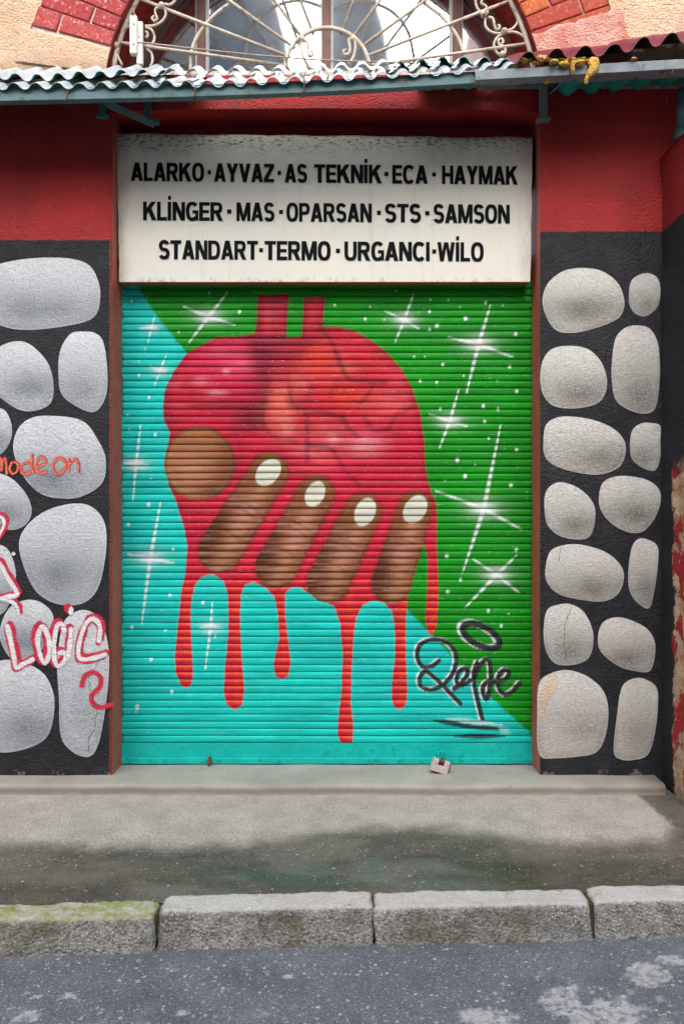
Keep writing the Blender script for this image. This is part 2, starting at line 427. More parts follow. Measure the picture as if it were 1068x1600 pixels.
def mk_kerb(name, moss):
    m = Mat(name, .9, .3)
    c = m.mix(m.ramp(m.noise(9, 6, rough=.65), [(.3, 0), (.7, 1)]), lin(134, 132, 130), lin(178, 176, 172))
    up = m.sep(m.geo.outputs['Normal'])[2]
    cid = m.voro(105, out='Color')
    c = m.mix(m.ramp(m.voro(105), [(.25, .9), (.5, 0)]), c, m.mix(m.sep(cid)[0], lin(92, 86, 80), lin(214, 212, 208)))
    pit = m.ramp(m.noise(75, 4, rough=.65), [(.36, .75), (.5, 0)])
    c = m.mix(pit, c, lin(84, 78, 70))
    stain = m.ramp(m.noise(7, 5, rough=.7), [(.48, 0), (.66, .7)])
    c = m.mix(stain, c, lin(98, 90, 66))
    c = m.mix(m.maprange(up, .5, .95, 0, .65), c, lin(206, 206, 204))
    if moss:
        f = m.math('MULTIPLY', m.maprange(up, .35, .85, .12, 1), m.ramp(m.noise(22, 6, rough=.7), [(.36, 0), (.58, .95)]))
        c = m.mix(f, c, m.mix(m.noise(60, 3), lin(108, 118, 52), lin(166, 174, 108)))
    else:
        f = m.ramp(m.noise(11, 6, rough=.7), [(.60, 0), (.68, .7)])
        c = m.mix(f, c, lin(116, 118, 72))
    m.col(c)
    h = m.math('ADD', m.math('MULTIPLY', m.voro(105), -.9), m.noise(60, 5, rough=.65))
    m.bump(h, .8, .006); return m.m
M['kerb'] = mk_kerb('rough_aggregate_kerb', False); M['kerb_moss'] = mk_kerb('mossy_aggregate_kerb', True)
def mk_step():
    m = Mat('smooth_cement_step', .8, .35)
    x, y, z = m.sep()
    c = m.mix(m.ramp(m.noise(4, 6, rough=.6), [(.3, 0), (.7, 1)]), lin(144, 142, 135), lin(168, 165, 157))
    c = m.mix(m.ramp(m.noise(60, 4, rough=.65), [(.56, 0), (.72, .5)]), c, lin(124, 116, 106))
    dk = m.math('MULTIPLY', m.maprange(x, PX(985, -.1), PX(1040, -.1), 0, 1), m.ramp(m.noise(9, 5), [(.3, .3), (.6, 1)]))
    c = m.mix(m.math('MULTIPLY', dk, .8), c, lin(84, 76, 66))
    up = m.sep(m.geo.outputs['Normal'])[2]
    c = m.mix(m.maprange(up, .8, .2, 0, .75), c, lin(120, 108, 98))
    spray = m.math('MULTIPLY', m.maprange(y, .10, .17, 0, 1), m.ramp(m.noise(14, 4), [(.35, .2), (.7, .8)]))
    c = m.mix(m.math('MULTIPLY', spray, .55), c, lin(90, 176, 168))
    m.col(c); m.bump(m.noise(45, 5, rough=.6), .35, .005); return m.m
M['step'] = mk_step()
def mk_pilaster():
    m = Mat('peeling_pilaster', .85, .3)
    x, y, z = m.sep()
    wob = m.math('MULTIPLY', m.math('SUBTRACT', m.noise(9, 6, rough=.65), .5), .16)
    edge = m.math('ADD', y, wob)
    blk = m.mix(m.noise(9, 5), lin(20, 25, 30), lin(40, 42, 48))
    bare = m.mix(m.ramp(m.noise(12, 6, rough=.7), [(.35, 0), (.6, 1)]), lin(164, 124, 96), lin(206, 182, 152))
    redp = m.ramp(m.noise(7, 6, m.scale(m.pos, 1, 1, .7), .7), [(.50, 0), (.53, 1)])
    bare = m.mix(redp, bare, lin(160, 44, 44))
    f = m.math('MULTIPLY', m.maprange(edge, -.135, -.15, 0, 1), m.maprange(m.math('ADD', z, wob), PZ(720), PZ(740), 0, 1))
    c = m.mix(f, blk, bare)
    c = m.mix(m.maprange(m.math('ADD', z, m.math('MULTIPLY', wob, .1)), ZB_R-.003, ZB_R+.003), c, m.mix(m.noise(5, 5), lin(118, 24, 28), lin(166, 40, 38)))
    m.col(c); plaster_bump(m, .7, .008); return m.m
M['pilaster'] = mk_pilaster()

M['joint'] = mk_simple('dark_mossy_earth', lin(50, 46, 36), lin(84, 84, 52), .95, 60, bump=.6)
M['crack'] = mk_simple('crack_shadow', lin(52, 48, 46), lin(70, 66, 62), .9, 30, bump=0)
# ---------------------------------------------------------------- ground: road, pavement, kerb
def kerb_front(x): return -(CAMD - 2.748) + 0.046*x            # Y of the kerb's road face
KW = 0.122; ROAD_Z = -0.12
def attr_pts(shape): return np.zeros(shape)
xs = np.concatenate([np.linspace(-30, -2.2, 12), np.linspace(-2.0, 2.2, 300), np.linspace(2.4, 30, 12)])
vs = np.concatenate([np.linspace(0, 1, 130)**1.0*1.1, np.linspace(1.3, 8.6, 12)])
XX, VV = np.meshgrid(xs, vs)
YY = kerb_front(np.clip(XX, -6, 6)) + .03 - VV
ZZ = ROAD_Z + .004*(fbm(XX*2, YY*2, 3, 3)-.5) - .006*sstep(.10, .0, VV)
def Pg(px, py, z):       # photo pixel -> ground point at height z
    d = F*(CAMH - z)/(py-800.0); return ((px-534.0)*d/F, d-CAMD)
splash = np.zeros_like(XX)
for (px, py, rx, ry, s) in ((885, 1568, 34, 34, .1), (965, 1582, 38, 22, .3), (768, 1592, 44, 14, .6), (1008, 1522, 30, 18, .9), (1050, 1500, 20, 8, .2), (104, 1556, 12, 6, 1), (58, 1557, 7, 4, 1), (450, 1526, 8, 5, 1), (285, 1582, 9, 5, 1), (1010, 1560, 60, 50, .0), (40, 1590, 22, 12, .15)):
    cx, cy = Pg(px, py, ROAD_Z); ax, ay = Pg(px+rx, py, ROAD_Z)[0]-cx, abs(Pg(px, py+ry, ROAD_Z)[1]-cy)
    dd = ((XX-cx)/ax)**2 + ((YY-cy)/ay)**2
    k = fbm(XX*26, YY*26, 11, 5)
    if s == 0: splash = np.maximum(splash, sstep(.57, .66, k)*sstep(1.2, .2, dd)*.55)
    elif s == 1: splash = np.maximum(splash, sstep(1.1, .8, dd + (k-.5)*.6)*.95)
    else: splash = np.maximum(splash, sstep(.05, -.05, dd - 1.0 + (k-.5)*3.0)*.9)
splash = np.maximum(splash, .35*sstep(.62, .8, fbm(XX*6, YY*9, 15, 4))*sstep(.25, .5, VV))
road = gridmesh('road', XX, YY, ZZ, M['road'], flip=True, fattr={'splash': splash}); road['kind'] = 'structure'

xs = np.concatenate([np.linspace(-30, -2.3, 12), np.linspace(-2.2, 2.3, 340), np.linspace(2.5, 30, 12)])
us = np.linspace(0, 1, 110)
XX, UU = np.meshgrid(xs, us)
Yb = 0.06; Yk = kerb_front(np.clip(XX, -6, 6)) + KW
YY = Yb + (Yk - .03 - Yb)*UU
DROP = 0.0
ZZ = .006*(fbm(XX*3, YY*3, 4, 3)-.5) - .010*sstep(.45, .95, UU)
# edge of the damp band traced as (px, py) on the pavement
edge = [(-700, 1310), (0, 1313), (120, 1316), (250, 1322), (340, 1318), (440, 1312), (500, 1300), (560, 1292), (700, 1292), (780, 1303), (850, 1310), (960, 1313), (1030, 1308), (1052, 1290), (1100, 1262), (1800, 1240)]
ex, ey = zip(*[Pg(a, b, 0) for a, b in edge])
eY = np.interp(XX, ex, ey)
wob = (fbm(XX*7, YY*7, 6, 4)-.5)*.13 + (fbm(XX*30, YY*30, 7, 3)-.5)*.05
wet = sstep(.085, -.10, YY - eY + wob)*(.84+.16*sstep(.35, .6, fbm(XX*2.5, YY*5, 21, 4)))
# dark damp wedge at the foot of the pilaster
p1 = Pg(985, 1238, 0); p2 = Pg(1040, 1285, 0)
line = (XX-p1[0])*(p2[1]-p1[1]) - (YY-p1[1])*(p2[0]-p1[0])
wedge = sstep(.0, .035, -line/np.hypot(p2[0]-p1[0], p2[1]-p1[1]) * -1 + wob*.5 - .0) * 0
sd = ((XX-p1[0])*(-(p2[1]-p1[1])) + (YY-p1[1])*(p2[0]-p1[0]))/np.hypot(p2[0]-p1[0], p2[1]-p1[1])
wedge = sstep(.0, .03, sd + wob*.3)*sstep(p1[0]-.05, p1[0]+.02, XX)
wet = np.maximum(wet, wedge*.9)
pc = Pg(690, 1358, 0)
dd = ((XX-pc[0])/.85)**2 + ((YY-pc[1])/.15)**2
pud = sstep(1.5, .35, dd + (fbm(XX*5, YY*8, 8, 4)-.5)*1.6)
pud = np.maximum(pud, .55*wet*sstep(.52, .66, fbm(XX*3, YY*6, 12, 4)))
moss = wet*sstep(.70, .98, UU)*sstep(.42, .62, fbm(XX*2.2, YY*5, 18, 3))
ZZ = ZZ - .004*pud
pave = gridmesh('pavement', XX, YY, ZZ, M['pavement'], flip=True, fattr={'wet': wet, 'puddle': pud, 'moss': moss}); pave['kind'] = 'structure'
print('pavement normal', pave.data.polygons[5000].normal, road.data.polygons[5000].normal)

kerb = bpy.data.objects.new('kerb', None); COL.objects.link(kerb); kerb['kind'] = 'structure'
kj = [-340, 243, 583, 925, 1270]                       # joints in photo pixels at the kerb front
def kx(px): # world x on the kerb's top front edge
    d = 2.748
    for _ in range(5): X = (px-534)*d/F; d = CAMD + kerb_front(X)
    return X
kxs = [kx(-1000)] + [kx(p) for p in kj] + [kx(1900)]
def kerb_stone(x0, x1, mat, seed, dz=0.0, dy=0.0):
    g = .004
    x0 += g*(1+.5*(seed % 2)); x1 -= g
    L = x1-x0
    nx = max(16, int(L/.010)); pr = []
    rad = .016; hgt = .125
    prof = [(KW, -.06)] + [(KW, -.004)] + [(KW-.012*k/2, -.004+.004*k/2) for k in (1, 2)] + [(KW-.014-(KW-.014-rad)*k/9, .0) for k in range(1, 10)]
    prof += [(rad-rad*math.sin(a), -rad+rad*math.cos(a)) for a in (R(22), R(45), R(68), R(90))]
    prof += [(0-.010*k/9, -rad-(hgt-rad)*k/9) for k in range(1, 10)] + [(-.012, -.17)]
    prof = np.array(prof)
    t = np.linspace(0, 1, nx); X = x0 + L*t
    ends = np.minimum(t, 1-t)*L
    XX, I = np.meshgrid(X, np.arange(len(prof)))
    PY = prof[I, 0]; PZz = prof[I, 1]
    E = np.interp(XX, X, ends)
    rnd = np.exp(-E/.009)*.010
    nn = fbm(XX*16+seed, (PY+PZz)*16, seed, 4)-.5; n2 = fbm(XX*60+seed, (PY-PZz)*60, seed+4, 3)-.5
    cy, cz = KW/2, -.07
    dirx = PY-cy; dirz = PZz-cz; ln = np.hypot(dirx, dirz)+1e-6
    off = nn*.012 + n2*.007 - rnd
    PY2 = PY + dirx/ln*off; PZ2 = PZz + dirz/ln*off
    Y = kerb_front(XX) + PY2 + dy; Z = PZ2 + dz - .004
    Xj = XX + (fbm(PY*20, PZz*20+seed, seed+9, 3)-.5)*.018*np.exp(-E/.03)
    o = gridmesh('kerb_stone', Xj, Y, Z, mat, kerb, flip=False)
    # close the ends
    bm = bmesh.new(); bm.from_mesh(o.data)
    bm.verts.ensure_lookup_table(); n, m = XX.shape
    for c in (0, m-1):
        vs_ = [bm.verts[r*m+c] for r in range(n)]
        try: bm.faces.new(vs_ if c else vs_[::-1])
        except ValueError: pass
    bmesh.ops.recalc_face_normals(bm, faces=bm.faces); bm.to_mesh(o.data); bm.free()
    for p in o.data.polygons: p.use_smooth = len(p.vertices) == 4
    return o
for i in range(1, len(kxs)-1):            # earth and grit packed into the joints
    xj = kxs[i]; yj = kerb_front(xj)
    mb = MB(); mb.box((xj, yj+KW/2+.012, -.085), (.05, KW-.01, .14)); mb.build('joint_filler', M['joint'], kerb)
for i in range(len(kxs)-1):
    o = kerb_stone(kxs[i], kxs[i+1], M['kerb_moss'] if i <= 1 else M['kerb'], i*7+3, dz=(-.004, -.004, .004, .001, .002, 0)[i], dy=(-.014, -.014, .004, .0, .006, .0)[i])
    if i == 1: o['label'] = 'kerb stone with green moss on its top'

# ---------------------------------------------------------------- the building
bld = empty('street_building', (0, 0, 0), 'old street building with red and black painted ground floor and peach upper wall', 'building')
ZT = PZ(117); ZS = .045                                  # red/peach split (behind the awning); doorstep height
X_FAR = -6.0
def wallgrid(name, x0, x1, z0, z1, step, mat, parent=bld, ztopf=None, zbotf=None):
    nx = max(2, int((x1-x0)/step)+1); nz = max(2, int((z1-z0)/step)+1)
    X, T = np.meshgrid(np.linspace(x0, x1, nx), np.linspace(0, 1, nz))
    zb = zbotf(X) if zbotf else z0; Z = zb + (z1-zb)*T
    return gridmesh(name, X, wall_y(X, Z), Z, mat, parent)
wall_l = wallgrid('painted_wall', X_FAR, X_L, -.05, ZT, .025, M['wall_l'])
wall_r = wallgrid('painted_wall', X_R, X_C+.03, -.05, ZT, .02, M['wall_r'])
def ztop_open(X):    # slightly arched underside of the lintel
    t = (X-X_L)/(X_R-X_L); return PZ(173) + .012*np.sin(np.pi*t) - .02*(np.exp(-t/.02)+np.exp(-(1-t)/.02))
lint = wallgrid('lintel_wall', X_L, X_R, PZ(173), ZT, .02, M['lintel'], zbotf=ztop_open)
RD = .20                                             # depth of the opening
def reveal(name, x, mat, sgn):
    Y, Z = np.meshgrid(np.linspace(0, RD, 12), np.linspace(-.02, PZ(173)+.02, 160))
    w = wall_y(np.full_like(Z, x), Z)
    Yr = w*(1-Y/RD) + Y
    X = x + .004*(fbm(Z*6, Y*12, 20, 3)-.5)*np.clip(Y/RD*4, 0, 1)
    return gridmesh(name, X, Yr, Z, mat, bld)
reveal('opening_reveal', X_L, M['rust_paint'], 1); reveal('opening_reveal', X_R, M['rust_paint'], -1)
X, T = np.meshgrid(np.linspace(X_L, X_R, 90), np.linspace(0, 1, 6))
gridmesh('lintel_soffit', X, wall_y(X, ztop_open(X))*(1-T)+RD*T, ztop_open(X), M['lintel'], bld)
mb = MB(); mb.box(((X_L+X_R)/2, RD+.02, (PZ(173)+PZ(230))/2), (X_R-X_L+.2, .04, PZ(173)-PZ(230)+.25))
mb.build('recess_back_wall', M['lintel'], bld)

# painted stones on the wall, one thin coat each
def to_wall(px, py): return np.array([PX(np.asarray(px, float)), PZ(np.asarray(py, float))])
LIT_L = [lin(222, 224, 228), lin(184, 188, 194), lin(96, 102, 112), lin(214, 217, 220)]
LIT_R = [lin(224, 221, 217), lin(184, 180, 173), lin(92, 87, 82), lin(206, 204, 196)]
def painted_stone(pts, parent, pal, seed, dark=.5):
    o = smooth_closed(pts, 72); c = o.mean(0); nr = 14
    fr = np.concatenate([[0.0], np.linspace(.12, .86, 9), [.91, .955, .985, 1.0]])
    PXs = c[0] + np.outer(fr, o[:, 0]-c[0]); PYs = c[1] + np.outer(fr, o[:, 1]-c[1])
    PXs = np.hstack([PXs, PXs[:, :1]]); PYs = np.hstack([PYs, PYs[:, :1]])
    X, Z = to_wall(PXs, PYs)
    Y = wall_y(X, Z) - .0022
    y0, y1 = o[:, 1].min(), o[:, 1].max(); x0, x1 = o[:, 0].min(), o[:, 0].max()
    ty = (PYs-y0)/(y1-y0); tx = (PXs-x0)/(x1-x0)
    rr = np.repeat(fr[:, None], PXs.shape[1], 1)
    ns = fbm(PXs*.03+seed*3.1, PYs*.03, seed, 3)
    rs = np.random.default_rng(seed); cx_, cy_ = rs.uniform(.42, .72), rs.uniform(.66, .8)
    sh = np.exp(-(((tx-cx_)/.42)**2 + ((ty-cy_)/.22)**2))*dark*(.75+.8*ns)
    hi = sstep(.62, .05, ty)*(.75+.4*(ns-.5))
    col = np.zeros(PXs.shape+(3,))
    for k in range(3):
        b = pal[1][k]*(1-hi) + pal[0][k]*hi
        b = b*(1-sh) + pal[2][k]*sh
        edge = sstep(.80, .93, rr)*sstep(.35, .8, ty)*.30; b = b*(1-edge)+pal[2][k]*edge
        rim = sstep(.94, .99, rr)*(.05+.32*ns); b = b*(1-rim)+pal[3][k]*rim
        col[..., k] = b
    return gridmesh('painted_stone', X, Y, Z, M['stone'], parent, flip=True, cols=col.reshape(-1, 3))
SL = [
 [(-45,455),(-25,425),(10,410),(60,403),(110,404),(140,415),(154,440),(157,465),(150,492),(125,505),(70,514),(30,515),(0,508),(-35,490)],
 [(-22,570),(-5,545),(25,533),(50,540),(75,567),(84,600),(80,630),(55,642),(30,640),(0,620),(-18,600)],
 [(110,522),(132,518),(150,521),(162,536),(168,580),(166,618),(150,643),(125,638),(98,618),(92,590),(94,550)],
 [(-25,660),(-8,640),(8,641),(18,660),(19,682),(10,702),(-5,712),(-20,700)],
 [(22,705),(28,672),(50,653),(85,650),(130,658),(155,690),(166,720),(160,755),(130,775),(100,779),(65,772),(38,745)],
 [(-40,760),(-15,740),(15,745),(40,770),(50,798),(40,820),(15,828),(-20,815)],
 [(31,862),(36,830),(65,802),(105,788),(140,790),(163,815),(166,860),(155,915),(135,940),(105,946),(75,938),(50,915)],
 [(-25,880),(-4,852),(15,862),(25,895),(20,930),(5,958),(-15,955)],
 [(0,985),(15,950),(45,937),(70,945),(84,965),(75,1000),(55,1025),(22,1030),(5,1010)],
 [(105,965),(130,953),(155,965),(168,1000),(171,1040),(166,1100),(155,1160),(140,1182),(115,1175),(96,1150),(93,1090),(90,1040),(95,990)],
 [(-30,1060),(-10,1037),(20,1031),(60,1045),(80,1070),(86,1105),(75,1150),(40,1170),(0,1175),(-30,1160)]]
for i in range(12):       # the painting runs on past the picture's left edge
    cx = -95-118*(i//6)+random.uniform(-8, 8); cy = 460+i % 6*128+random.uniform(-10, 10); a, b = random.uniform(38, 50), random.uniform(40, 54)
    SL.append([(cx+a*math.cos(t)*random.uniform(.93, 1.06), cy+b*math.sin(t)*random.uniform(.93, 1.06)) for t in np.linspace(0, 2*math.pi, 11)[:-1]])
for i, s in enumerate(SL): painted_stone(s, wall_l, LIT_L, 30+i, .55 if i != 9 else .25)
def z7(l): return [(810+x/3.636, 360+y/3.636) for x, y in l]
def z8(l): return [(810+x/3.333, 780+y/3.333) for x, y in l]
SR = [
 z7([(133,400),(165,300),(250,232),(360,213),(470,232),(560,300),(597,400),(580,480),(520,525),(400,565),(300,583),(215,570),(160,500)]),
 z7([(622,380),(635,290),(690,250),(745,248),(790,285),(802,370),(780,440),(720,488),(660,475),(628,430)]),
 z7([(120,850),(135,740),(190,672),(290,656),(390,675),(460,740),(495,830),(490,920),(440,985),(320,1012),(200,1000),(140,940)]),
 z7([(525,760),(545,620),(600,555),(670,541),(740,560),(785,640),(797,780),(790,920),(765,1020),(700,1043),(610,1015),(545,960),(525,860)]),
 z7([(137,1210),(150,1110),(210,1065),(300,1058),(430,1080),(540,1130),(598,1200),(600,1280),(560,1350),(450,1388),(300,1370),(190,1330),(145,1280)]),
 z7([(628,1230),(640,1140),(690,1097),(750,1095),(800,1112),(820,1190),(810,1290),(770,1363),(700,1350),(640,1300)]),
 z7([(143,1560),(155,1480),(205,1436),(270,1436),(360,1480),(425,1560),(430,1660),(400,1740),(330,1756),(230,1735),(160,1670)]),
 z7([(452,1530),(470,1440),(530,1402),(620,1396),(730,1420),(795,1475),(800,1560),(760,1650),(700,1712),(620,1715),(530,1670),(470,1600)]),
 z8([(138,360),(165,270),(240,238),(330,238),(450,275),(530,345),(545,420),(510,500),(430,533),(300,520),(200,490),(145,430)]),
 z8([(568,400),(585,260),(620,207),(670,210),(720,245),(724,330),(705,470),(680,565),(630,550),(580,490)]),
 z8([(128,680),(145,580),(200,550),(270,547),(340,590),(385,690),(380,790),(340,845),(250,866),(180,850),(138,780)]),
 z8([(410,730),(430,650),(490,617),(560,622),(660,670),(705,740),(705,830),(680,895),(620,898),(520,870),(430,800)]),
 z8([(95,1120),(105,960),(170,905),(260,890),(360,925),(440,1000),(465,1100),(450,1230),(400,1320),(290,1342),(190,1348),(120,1345),(95,1280)]),
 z8([(492,1310),(510,1120),(535,980),(590,935),(650,935),(715,980),(722,1080),(705,1230),(670,1330),(600,1358),(530,1355)])]
for i, s in enumerate(SR):
    s = [(min(x, 1030.0), y) for x, y in s]
    painted_stone(s, wall_r, LIT_R, 60+i, .62 if i < 12 else .3)

# graffiti on the wall: ribbons of spray paint
def ribbon(strokes, mat, name, parent, depth, per=6):
  for q, st in enumerate(strokes): o = ribbon1([st], mat, name, parent, depth + .0002*q, per)
  return o
def ribbon1(strokes, mat, name, parent, depth, per=6):
    v = []; f = []; fade = []
    for q, (pts, w) in enumerate(strokes):
        p = smooth_open(pts, per) if len(pts) > 2 else np.linspace(pts[0], pts[1], 6)
        d = np.gradient(p, axis=0); d /= np.linalg.norm(d, axis=1)[:, None]+1e-9
        nrm = np.stack([-d[:, 1], d[:, 0]], 1)
        # rounded ends
        p = np.vstack([p[0]-d[0]*w*.42, p, p[-1]+d[-1]*w*.42]); nrm = np.vstack([nrm[:1], nrm, nrm[-1:]])
        k = np.ones(len(p)); k[0] = k[-1] = .45
        k *= .72+.5*vnoise(np.arange(len(p))*.30, q*3.0+len(pts)+pts[0][0], 3)
        a = p + nrm*(w/2*1.3*k)[:, None]; b = p - nrm*(w/2*1.3*k)[:, None]
        n0 = len(v); rows = 7; k[0] = k[-1] = .7; endf = np.ones(len(p)); endf[0] = endf[-1] = .0; w_ = w
        for t in np.linspace(0, 1, rows):
            X, Z = to_wall((a*(1-t)+b*t)[:, 0], (a*(1-t)+b*t)[:, 1])
            Y = wall_y(X, Z) - depth - .0002*q
            v += list(zip(X, Y, Z)); fade += list(endf*(1-abs(2*t-1)))
        m = len(p)
        for r in range(rows-1):
            for c in range(m-1):
                f.append((n0+r*m+c, n0+(r+1)*m+c, n0+(r+1)*m+c+1, n0+r*m+c+1))
    return meshobj(name, v, f, mat, parent, fattr={'fade': fade})
def z6(l): return [(x/3.477, 780+y/3.477) for x, y in l]
def z5(l): return [(x/3.636, 360+y/3.636) for x, y in l]
LOGIC = [z6([(42,685),(62,770),(80,860),(92,915),(130,895),(185,868)]),
         z6([(222,700),(208,760),(220,840),(245,890),(268,850),(272,780),(250,710),(225,690)]),
         z6([(352,720),(340,680),(312,690),(298,780),(300,870),(320,905),(352,880),(356,835),(322,835)]),
         z6([(388,700),(384,780),(372,865)]),
         z6([(390,592),(386,620)]),
         z6([(540,775),(545,690),(510,650),(470,675),(438,760),(428,840),(450,868),(510,862),(578,842)])]
sh = 4.0
ribbon([([(x+sh*s_, y-sh*.9) for x, y in l], 12.5) for l, s_ in zip(LOGIC, (1, -1, -.8, -.5, -1.2, .5))], M['sp_pink'], 'graffiti_outline', wall_l, .0030)
ribbon([([(x-1.5, y+2.5) for x, y in l], 9.5) for l in (LOGIC[0], LOGIC[5])], M['sp_pink'], 'graffiti_outline', wall_l, .0042)
o = ribbon([(l, 8.0) for l in LOGIC], M['sp_white'], 'graffiti_letter', wall_l, .0050)
ribbon([(z6([(446,1015),(462,962),(508,938),(548,968),(542,1022),(500,1066),(512,1112),(552,1130),(612,1112)]), 7.5)], M['sp_pink'], 'graffiti_mark', wall_l, .0050)
RR = [z6([(-60,330),(0,350),(45,430),(95,515),(40,530),(-20,545)]), z6([(10,540),(70,560),(95,590),(104,625)]), z6([(-10,90),(18,105),(24,140),(0,190),(-20,215)])]
ribbon([([(x+2.2, y-2.8) for x, y in l], 11) for l in RR], M['sp_pink'], 'graffiti_outline', wall_l, .0030)
ribbon([(RR[0], 8), (RR[1], 6), (RR[2], 5.5)], M['sp_white'], 'graffiti_letter', wall_l, .0042)
ribbon([(z6([(70,296),(80,297)]), 6), (z6([(36,292),(42,292)]), 5), (z6([(8,288),(14,289)]), 5)], M['sp_white'], 'graffiti_mark', wall_l, .0042)
MODE = [z5([(-20,1380),(-10,1310),(8,1302),(12,1370),(18,1310),(34,1305),(42,1385)]), z5([(70,1320),(58,1355),(75,1385),(100,1370),(104,1330),(80,1315)]),
        z5([(165,1320),(128,1335),(125,1375),(150,1388),(178,1365),(184,1270),(180,1330),(192,1378)]), z5([(212,1345),(262,1325),(250,1292),(222,1295),(208,1340),(225,1380),(268,1372)]),
        z5([(345,1290),(312,1310),(304,1350),(325,1388),(362,1370),(376,1325),(350,1292)]), z5([(392,1370),(396,1300),(400,1330),(425,1300),(446,1320),(448,1375)])]
ribbon([([(x+.8, y-1) for x, y in l], 4.6) for l in MODE], M['sp_pink'], 'graffiti_outline', wall_l, .0030)
o = ribbon([(l, 3.4) for l in MODE], M['sp_orange'], 'graffiti_letter', wall_l, .0044)

def crack(pts, w=1.1):
    p = np.array(pts, float); q = np.vstack([p[0]]+[p[i]+(p[i+1]-p[i])*t+np.array([random.uniform(-1.2, 1.2), 0]) for i in range(len(p)-1) for t in (.25, .5, .75, 1)])
    return q

def crack_line(pts, parent, w=.85):
    p = np.array(pts, float); q = [p[0]]
    for i in range(len(p)-1):
        for t in (.2, .4, .6, .8, 1): q.append(p[i]+(p[i+1]-p[i])*t+np.array([random.uniform(-1.3, 1.3), random.uniform(-.6, .6)]))
    q = np.array(q); v = []; f = []
    for i, (x, y) in enumerate(q):
        ww = w*random.uniform(.35, 1.0)*(.5 if i in (0, len(q)-1) else 1)
        for sx in (-1, 1):
            X, Z = to_wall(x+sx*ww/2, y+sx*ww*.25); v.append((float(X), float(wall_y(X, Z))-.0058, float(Z)))
    f = [(2*i, 2*i+2, 2*i+3, 2*i+1) for i in range(len(q)-1)]
    return meshobj('crack', v, f, M['crack'], parent)
for l in (z6([(560,850),(530,900),(480,970),(495,1050),(530,1140),(520,1240),(485,1300),(490,1390)]), z6([(590,830),(560,870),(600,880)])): crack_line(l, wall_l)
for l in (z8([(215,250),(212,320),(242,370)]), z8([(570,470),(620,466),(662,462)]), z8([(275,560),(240,640),(238,760),(250,850)])): crack_line(l, wall_r)
bp = painted_stone(z8([(105,1100),(118,1000),(150,930),(185,910),(205,940),(190,1000),(150,1060),(118,1140)]), wall_r, [lin(224,208,188), lin(214,186,158), lin(176,144,114), lin(206,200,190)], 99, .5)
bp.name = 'bare_plaster_patch'
for v_ in bp.data.vertices: v_.co.y -= .0012
# upper wall with the arch
AC = P(505, 160); RI = 343*CAMD/F; RO = 469*CAMD/F; Z_TOP = 6.2
X_RT = 6.0
zc = AC.z; th0 = R(13.8)
zj = zc + RI*math.sin(th0)
zrow = np.unique(np.concatenate([np.linspace(ZT-.01, zj, 14), np.linspace(zj+.004, zc+RO-.001, 60), [zc+RO], np.linspace(zc+RO+.01, Z_TOP, 12)]))
def halfw(z):
    r = np.where(z <= zj+.001, RI, RO); return np.sqrt(np.maximum(r*r-(z-zc)**2, 0))
for sgn, xe, nm in ((-1, X_FAR, 'plaster_wall'), (1, X_RT, 'plaster_wall')):
    T, Z = np.meshgrid(np.linspace(0, 1, 150)**1.6, zrow)
    rag = (fbm(Z*9, Z*0+sgn, 33, 4)-.5)*.05*(Z > zj+.002)
    Xs = AC.x + sgn*(halfw(Z) + rag*(Z < zc+RO))
    X = Xs + (xe-Xs)*T
    gridmesh(nm, X, wall_y(X, Z)-.004, Z, M['peach'], bld, flip=(sgn < 0))
def annulus(name, a0, a1, mat, Y, r0=RI, r1=RO+.04):
    A, Rr = np.meshgrid(np.linspace(a0, a1, 70), np.linspace(r0, r1, 6))
    return gridmesh(name, AC.x+Rr*np.cos(A), np.full_like(A, Y), AC.z+Rr*np.sin(A), mat, bld)
ring_r = annulus('arch_mortar', R(8), R(90), M['mortar_r'], .008); ring_l = annulus('arch_mortar', R(90), R(172), M['mortar_l'], .008)
A, T = np.meshgrid(np.linspace(R(-8), R(188), 120), np.linspace(0, 1, 10))
gridmesh('arch_soffit', AC.x+(RI+.004*(fbm(A*9, T*5, 40, 3)-.5))*np.cos(A), .004+T*.34, AC.z+RI*np.sin(A), M['soffit'], bld, flip=True)
def patch(a0, a1, mat, name):
    A, Rr = np.meshgrid(np.linspace(a0, a1, 40), np.linspace(RI-.004, RO+.05, 40))
    t = (A-a0)/(a1-a0); rg = (fbm(Rr*14, A*0, 44, 4)-.5)*.035
    A2 = A + t*rg*(1 if a1 > a0 else -1)
    X, Z = AC.x+Rr*np.cos(A2), AC.z+Rr*np.sin(A2)
    gridmesh(name, X, wall_y(X, Z)*.3-.012+.010*sstep(.93, 1.0, t), Z, mat, bld, flip=(a1 < a0))
patch(R(172.5), R(165.6), M['peach'], 'plaster_patch'); patch(R(7.5), R(18.2), M['pink_plaster'], 'plaster_patch')
step_a = R(3.95); gap = .007
brick_me = {}
